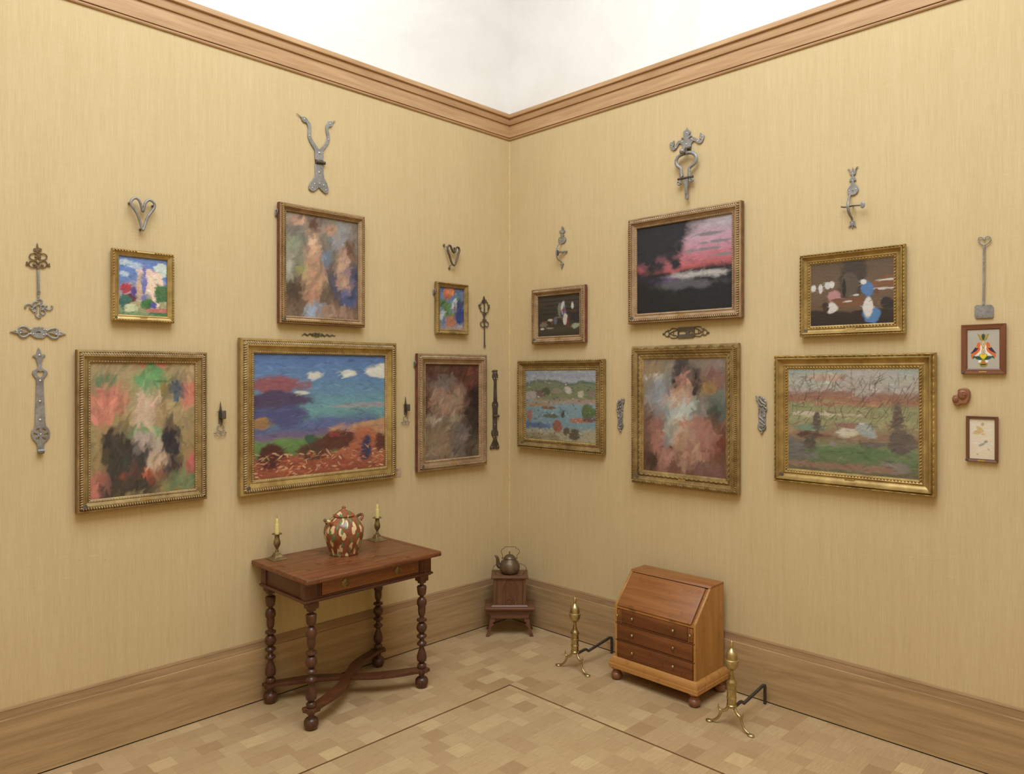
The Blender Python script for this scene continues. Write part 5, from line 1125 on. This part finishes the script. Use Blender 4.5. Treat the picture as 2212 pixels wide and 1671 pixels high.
# narrow strap hinge by the corner
tr = Trace('L', 1040, 790, 8.8, (265, 950)); t = tr.root('narrow_strap_hinge', 'narrow dark iron strap hinge with clawed top, beside the dark brown painting', 'hinge')
plate('upper_leaf', tr, [[(262, 70), (268, 95), (280, 85), (295, 78), (315, 100), (298, 98), (292, 120), (312, 160), (318, 200), (300, 245), (290, 260), (292, 450), (298, 670), (318, 710), (320, 760), (308, 800), (308, 930), (222, 930), (218, 800), (208, 750), (215, 700), (235, 670), (240, 450), (245, 265), (225, 240), (210, 200), (218, 150), (235, 120), (225, 95), (205, 105), (222, 78), (245, 85), (255, 98)], [(240, 160), (255, 180), (255, 200), (228, 200)], [(285, 155), (300, 180), (298, 200), (272, 200)]], M['iron_dark'], t, .003, .005, sm=[False]*3)
plate('lower_leaf', tr, [[(222, 985), (300, 985), (298, 1210), (320, 1250), (318, 1310), (290, 1355), (300, 1410), (325, 1480), (342, 1530), (335, 1575), (310, 1570), (290, 1585), (265, 1560), (245, 1585), (225, 1565), (200, 1585), (170, 1580), (168, 1550), (190, 1500), (220, 1430), (235, 1370), (205, 1320), (193, 1280), (200, 1230), (222, 1205)], [(247, 1272), (275, 1272), (262, 1315)], [(262, 1492), (278, 1535), (246, 1535)]], M['iron_dark'], t, .003, .005, sm=[False]*3)
a, z = tr((222, 955), .010); b, _ = tr((330, 950), .010); obj('pin_barrel', G().tube([(a, -.010, z), (b, -.010, z)], 24*tr.k, 12), M['iron_dark'], t)
rivets(tr, [(265, 130), (245, 240), (292, 240), (268, 738), (258, 1115), (240, 1350), (292, 1340), (200, 1545), (315, 1525)], 11, t, .008)

# thumb latch near the corner (right wall)
tr = Trace('R', 1170, 480, 15.19, (660, 600)); t = tr.root('thumb_latch', 'iron thumb latch with leafy plate and bowed handle, nearest the room corner', 'latch')
plate('latch_plate', tr, [[(657, 120), (680, 150), (692, 185), (715, 175), (708, 215), (685, 240), (700, 265), (730, 240), (758, 262), (758, 300), (725, 340), (698, 360), (690, 405), (732, 415), (715, 455), (700, 480), (735, 485), (775, 500), (795, 560), (780, 615), (745, 655), (700, 690), (620, 685), (560, 655), (538, 600), (550, 530), (590, 490), (630, 480), (610, 415), (655, 400), (655, 365), (620, 350), (580, 325), (580, 285), (605, 258), (650, 270), (665, 240), (635, 215), (655, 180)]], M['iron'], t, .003, .005, sm=[False])
bar('handle', tr, [(650, 690), (620, 712), (560, 735), (515, 790), (495, 870), (485, 980), (490, 1100), (520, 1190), (580, 1250), (640, 1290), (662, 1320)], 44, M['iron'], t, hs=[.008, .014, .028, .042, .050, .052, .050, .042, .028, .014, .008], n=10, taper=[.7, .8, 1, 1.2, 1, .8, .7])
plate('lower_tip', tr, [[(665, 1310), (715, 1355), (700, 1400), (680, 1460), (652, 1535), (640, 1480), (635, 1420), (612, 1365)]], M['iron'], t, .003, .005, sm=[False])
a, z = tr((660, 980), .0); th = G().tube([(a+.02, 0, z+.0), (a-.002, -.03, z), (a-.006, -.05, z-.002)], .0045, 8, ref=(0, 0, 1)); obj('thumb_bar', th, M['iron_dark'], t)
x, z = tr((505, 1010), .048); g = G().ball((x+.003, -.046, z), 74*tr.k, .003, 98*tr.k, 14, 6); obj('thumb_piece', g, M['iron_dark'], t)
bar('thumb_shank', tr, [(560, 990), (680, 970), (840, 955)], 44, M['iron_dark'], t, sm=False, hs=[.044, .022, .004], square=True)
rivets(tr, [(660, 320), (590, 565), (750, 550), (663, 1360)], 22, t, .008); rivets(tr, [(658, 610)], 16, t, .008, 'iron_black')

# thumb latch with tulip top
tr = Trace('R', 1790, 340, 9.83, (505, 690)); t = tr.root('tulip_thumb_latch', 'bright iron thumb latch with tulip top and round thumb piece', 'latch')
plate('latch_plate', tr, [[(508, 215), (525, 280), (535, 305), (555, 250), (585, 205), (620, 188), (590, 225), (572, 290), (570, 340), (530, 370), (522, 395), (560, 430), (578, 480), (545, 488), (525, 510), (560, 560), (610, 610), (630, 670), (610, 735), (560, 780), (500, 800), (430, 790), (395, 745), (395, 690), (430, 630), (475, 570), (485, 510), (462, 500), (435, 515), (450, 460), (490, 410), (490, 375), (448, 355), (442, 290), (425, 255), (400, 235), (445, 248), (470, 290), (485, 305), (495, 270)], [(485, 700), (525, 698), (525, 712), (485, 716)]], M['iron'], t, .003, .005, sm=[False, False])
bar('handle', tr, [(455, 795), (430, 850), (412, 950), (410, 1060), (425, 1150), (455, 1230), (490, 1290), (495, 1330)], 50, M['iron'], t, hs=[.008, .022, .042, .048, .042, .028, .014, .008], n=10, flat=.6, taper=[.8, 1, 1.3, 1.2, 1, .8])
plate('lower_tip', tr, [[(500, 1335), (545, 1340), (555, 1420), (580, 1468), (540, 1460), (515, 1420), (512, 1480), (497, 1510), (485, 1470), (480, 1425), (460, 1465), (415, 1480), (445, 1430), (450, 1360)]], M['iron'], t, .003, .005, sm=[False])
bar('thumb_bar', tr, [(265, 1048), (320, 1055), (400, 1052), (520, 1022), (660, 1015)], 30, M['iron_dark'], t, sm=False, hs=[.018, .02, .03, .03, .032])
x, z = tr((722, 1005), .034); obj('thumb_disc', G().ball((x, -.034, z), 52*tr.kx, .003, 74*tr.k, 16, 6), M['iron'], t)
bar('thumb_pivot', tr, [(520, 1022), (520, 1022)], 26, M['iron_dark'], t, sm=False, hs=[.0, .03])
rivets(tr, [(505, 340), (502, 487), (432, 700), (578, 668), (497, 1390)], 17, t, .008)

# door knocker
tr = Trace('R', 1420, 260, 8.795, (540, 470)); t = tr.root('door_knocker', 'large iron door knocker with leafed back plate, ball and hanging ring', 'door knocker')
plate('back_plate', tr, [[(558, 140), (575, 170), (620, 195), (625, 225), (595, 270), (580, 300), (610, 280), (640, 272), (662, 300), (625, 300), (600, 330), (595, 370), (620, 335), (670, 315), (730, 330), (775, 380), (820, 380), (840, 350), (795, 345), (800, 290), (812, 230), (850, 260), (885, 285), (880, 330), (850, 400), (810, 435), (760, 430), (720, 395), (680, 385), (645, 430), (635, 540), (620, 560), (530, 570), (480, 520), (460, 450), (420, 430), (390, 480), (350, 545), (300, 572), (260, 545), (230, 480), (240, 430), (285, 410), (310, 380), (318, 450), (290, 510), (320, 515), (350, 470), (380, 400), (430, 375), (480, 385), (500, 400), (510, 380), (495, 340), (470, 340), (450, 355), (465, 315), (500, 310), (520, 320), (505, 280), (485, 245), (500, 200), (540, 180)]], M['iron'], t, .003, .006, sm=[False])
x, z = tr((472, 588), .05); obj('ball', G().ball((x, -.05, z), 56*tr.k, None, None, 16, 10), M['iron'], t)
bar('hinge_roll', tr, [(530, 540), (630, 520)], 60, M['iron_dark'], t, .014, sm=False)
bar('ring', tr, [(480, 1075), (455, 1060), (450, 960), (440, 910), (400, 880), (360, 830), (362, 750), (410, 680), (490, 640), (580, 615), (670, 620), (730, 670), (738, 750), (700, 820), (640, 870), (608, 910), (606, 1000), (605, 1060)], 68, M['iron'], t, .030, n=8, flat=.8)
bar('ball_shank', tr, [(475, 590), (530, 625)], 60, M['iron_dark'], t, sm=False, hs=[.05, .03])
bar('hanger_eye', tr, [(550, 540), (548, 620)], 44, M['iron_dark'], t, sm=False, hs=[.012, .03])
bar('cross_pin', tr, [(390, 1120), (470, 1105), (560, 1085), (680, 1065)], 46, M['iron_dark'], t, .030, sm=False)
for (cx, cy, s) in ((410, 1190, 1), (650, 1125, -1)):
    bar('scroll_end', tr, [(cx+s*40, cy-60)]+[(cx+(44-3*i)*math.cos(i*.75-.6)*s, cy+(44-3*i)*math.sin(i*.75-.6)) for i in range(11)], 26, M['iron'], t, .030, flat=1.4)
plate('tongue', tr, [[(500, 1120), (575, 1105), (572, 1200), (560, 1280), (568, 1390), (575, 1480), (548, 1505), (522, 1490), (520, 1390), (515, 1280), (505, 1200)], [(535, 1390), (548, 1380), (550, 1440), (538, 1448)]], M['iron'], t, .022, .012, .002, sm=[False, False])
x, z = tr((535, 1150), .02); obj('tongue_pin', G().tube([(x, 0, z), (x, -.03, z)], .004, 8, ref=(0, 0, 1)), M['iron_dark'], t)
rivets(tr, [(558, 238), (545, 448), (458, 408), (262, 455), (345, 520), (650, 360), (762, 397), (852, 298)], 18, t, .009)

# pierced horizontal keyhole plate
tr = Trace('R', 1400, 690, 13.825, (1140, 390)); t = tr.root('pierced_keyhole_plate', 'flat dark pierced keyhole plate between the pink-sky painting and the rose painting', 'escutcheon')
plate('plate', tr, [[(880, 245), (920, 235), (1365, 212), (1380, 300), (1385, 500), (1340, 535), (920, 560), (878, 555), (875, 400)], [(915, 352), (1060, 345), (1115, 355), (1118, 430), (1060, 440), (915, 450)], [(1215, 362), (1300, 355), (1345, 365), (1345, 400), (1300, 412), (1215, 420)]], M['iron_dark'], t, .002, .005, sm=[False]*3)
def side_scrolls(f):
    for p in ([(870, 290), (830, 270), (700, 272), (660, 320), (600, 330), (590, 300)], [(870, 300), (830, 330), (760, 340), (700, 385), (650, 400), (600, 380)], [(870, 500), (830, 470), (760, 470), (700, 440), (650, 420), (600, 480)], [(870, 510), (840, 545), (700, 545), (660, 500), (610, 500), (600, 530)],
              [(760, 340), (760, 470)], [(650, 400), (650, 425)], [(600, 350), (540, 350), (500, 400), (500, 440), (540, 500), (590, 500)]): bar('scroll', tr, [f(q) for q in p], 26, M['iron_dark'], t, .0045, flat=.8)
    a, z = tr(f((462, 430))); obj('knob', G().ball((a, -.005, z), 34*tr.k, .004, 34*tr.k), M['iron_dark'], t)
side_scrolls(lambda q: q); side_scrolls(lambda q: (2260-q[0]+10*0, q[1]-(q[0]-875)*-.0-60+ (875-q[0])*.04))

# two cast keyhole escutcheons left and right of the rose painting (mirror twins)
def cast(crop, label):
    tr = Trace('R', *crop, (635, 750)); t = tr.root('cast_escutcheon', label, 'escutcheon', 'cast keyhole escutcheons beside the rose painting')
    return tr, t
def cast_parts(tr, t, f):
    S_ = lambda lp: [f(p) for p in lp]
    plate('plate', tr, [S_([(560, 560), (640, 540), (700, 580), (730, 660), (745, 760), (740, 840), (745, 930), (740, 1040), (755, 1130), (740, 1210), (690, 1260), (640, 1275), (570, 1255), (520, 1190), (508, 1110), (535, 1030), (540, 880), (525, 780), (530, 700), (545, 640)]),
                        S_([(615, 690), (638, 672), (665, 695), (655, 740), (655, 790), (668, 815), (635, 832), (610, 810), (625, 780), (622, 735)]), S_([(560, 880), (600, 905), (625, 935), (590, 925)]), S_([(665, 985), (705, 1010), (715, 1055), (680, 1030)]), S_([(560, 1120), (585, 1180), (630, 1210), (690, 1180), (705, 1130), (665, 1165), (640, 1150), (600, 1150)])], M['iron'], t, .002, .005, sm=[True, True, True, True, True])
    for p, w in (([(465, 205), (490, 290), (520, 360), (580, 470), (620, 520)], 46), ([(460, 320), (500, 340), (545, 320)], 44), ([(560, 230), (570, 300), (620, 380), (680, 430), (725, 450)], 56), ([(540, 380), (535, 480), (550, 590)], 50), ([(620, 290), (660, 265), (700, 290), (705, 340), (760, 380)], 50), ([(700, 330), (745, 390), (750, 470), (700, 500), (640, 490)], 50), ([(680, 540), (740, 560), (775, 610), (735, 665)], 50),
                 ([(560, 660), (535, 740), (550, 830), (610, 880), (680, 950)], 40), ([(700, 690), (735, 760), (720, 850)], 44), ([(545, 900), (580, 980), (660, 1030), (720, 1090)], 40), ([(530, 1060), (530, 1150), (580, 1230), (650, 1245), (720, 1190), (735, 1100)], 44), ([(600, 1120), (640, 1100), (670, 1130), (640, 1160)], 32), ([(640, 1250), (645, 1300), (622, 1330)], 54)):
        bar('scroll', tr, S_(p), w, M['iron'], t, .0075, flat=.8)
    for p, r in (((565, 230), 34), ((680, 295), 34), ((725, 455), 32), ((620, 500), 40), ((700, 525), 34), ((545, 595), 30), ((700, 825), 42), ((622, 1325), 38), ((650, 1210), 24)):
        a, z = tr(f(p), .009); obj('boss', G().dome((a, -.0075, z), r*tr.k, r*tr.k*.8), M['iron'], t, 0, 1, 70)
tr, t = cast((1600, 840, 13.925), 'cast keyhole escutcheon of scrolls between the rose painting and the meadow painting'); cast_parts(tr, t, lambda p: p)
tr, t = cast((1310-225/13.925, 840, 13.925), 'cast keyhole escutcheon of scrolls between the harbour-blue painting and the rose painting')
cast_parts(tr, t, lambda p: (635+(635-p[0])*.68, 760+(p[1]-750)*.87))

# long-handled peel with heart grip
tr = Trace('R', 2040, 490, 3.153, (270, 330)); t = tr.root('iron_peel', 'long handled iron peel with heart shaped grip above the bird panel', 'utensil')
bar('heart_grip', tr, [(270, 125), (245, 112), (231, 92), (238, 72), (258, 72), (273, 92), (282, 70), (303, 64), (315, 82), (305, 105), (272, 125)], 7.5, M['iron'], t, .008)
bar('shaft', tr, [(270, 124), (269, 240), (268, 380), (265, 530)], 12, M['iron'], t, .008, sm=False, square=True, flat=.6)
plate('blade', tr, [[(205, 545), (215, 532), (260, 528), (320, 530), (332, 545), (333, 608), (325, 618), (218, 622), (206, 610)]], M['iron'], t, .003, .004, sm=[False])
rivets(tr, [(268, 235)], 4, t, .012); bar('collar', tr, [(260, 126), (282, 124)], 6, M['iron_dark'], t, .008, sm=False)

# carved wooden plaque of two heads
tr = Trace('R', 2045, 830, 27.85, (900, 800)); t = tr.root('carved_heads', 'reddish carved wooden relief of a large and a small head', 'carving')
M['carved'] = wood('carved_redwood', S(126, 82, 55), S(156, 106, 73), 2, 3.0, .42)
plate('relief', tr, [[(700, 330), (800, 280), (980, 245), (1150, 255), (1270, 320), (1340, 430), (1365, 600), (1345, 780), (1290, 920), (1230, 1000), (1200, 1090), (1100, 1165), (940, 1150), (800, 1170), (740, 1200), (690, 1250), (600, 1270), (500, 1220), (410, 1100), (345, 960), (340, 820), (390, 710), (500, 660), (600, 650), (680, 680), (668, 560), (680, 420)]], M['carved'], t, .001, .018, .004, sm=[True])
def face(cx, cy, rx, ry, h, nm):
    a, z = tr((cx, cy), .018); g = G(); n = 20; vs = []; fs = []
    for q, hh in ((1, 0), (.85, .55), (.5, .9), (.15, 1)):
        for k in range(n): an = 2*PI*k/n; vs.append((a+rx*tr.k*q*math.cos(an), -.017-h*hh, z+ry*tr.k*q*math.sin(an)*(1 if math.sin(an) < 0 else .85)))
    for i in range(3):
        for k in range(n): fs.append((i*n+k, i*n+(k+1) % n, (i+1)*n+(k+1) % n, (i+1)*n+k))
    fs.append(tuple(3*n+k for k in range(n))); return obj(nm, g.add(vs, fs), M['carved'], t, 0, 1, 70)
face(950, 600, 270, 330, .010, 'large_face'); face(540, 900, 180, 220, .008, 'small_face')
for p, w, hh in (([(690, 440), (760, 430), (820, 500), (850, 620), (850, 730), (900, 760)], 26, .0275), ([(890, 490), (980, 450), (1100, 450), (1190, 510)], 26, .0275), ([(920, 580), (1060, 625), (1190, 590)], 30, .0275), ([(690, 575), (760, 578), (820, 575)], 26, .0262), ([(830, 800), (880, 810), (920, 795)], 24, .027),
                 ([(400, 870), (470, 880), (530, 875)], 22, .024), ([(565, 875), (620, 880), (670, 870)], 22, .024), ([(440, 810), (530, 830), (545, 850), (600, 800), (650, 795)], 18, .0245), ([(545, 850), (550, 980)], 22, .0255), ([(490, 1130), (560, 1140), (620, 1125)], 20, .022)):
    bar('feature', tr, p, w, M['carved'], t, hh)

# gallery label half hidden behind the wide blue-sky picture
M['card'] = plain('label_card', S(190, 164, 134), .7, 0, .04); M['ink'] = plain('ink', S(60, 40, 32), .8)
a1, z1 = wall_az('L', 867, 1029, .002); _, z2 = wall_az('L', 866, 1010, .002)
t = thing('wall_label', 'small pinkish label card tucked behind the wide blue-sky painting', 'label', wall_loc('L', a1, z1), PI)
box('card', (-.055, 0, -.002, 0, 0, z2-z1), M['card'], t)
def ink(txt, px, py, size):
    cu = bpy.data.curves.new('number', 'FONT'); cu.body = txt; cu.size = size; cu.extrude = .0002
    tmp = bpy.data.objects.new('number', cu); me = bpy.data.meshes.new_from_object(tmp); bpy.data.objects.remove(tmp); bpy.data.curves.remove(cu)
    a, z = wall_az('L', px, py, .0025)
    me.transform(Matrix.Translation((a-a1, -.0023, z-z1)) @ Matrix(((1, 0, 0, 0), (0, 0, -1, 0), (0, 1, 0, 0), (0, 0, 0, 1)))); me.materials.clear(); me.materials.append(M['ink'])
    o = bpy.data.objects.new('number', me); COL.objects.link(o); o.parent = t
ink('21', 856.0, 1017.5, .0165); ink(')', 855.8, 1025.8, .021)
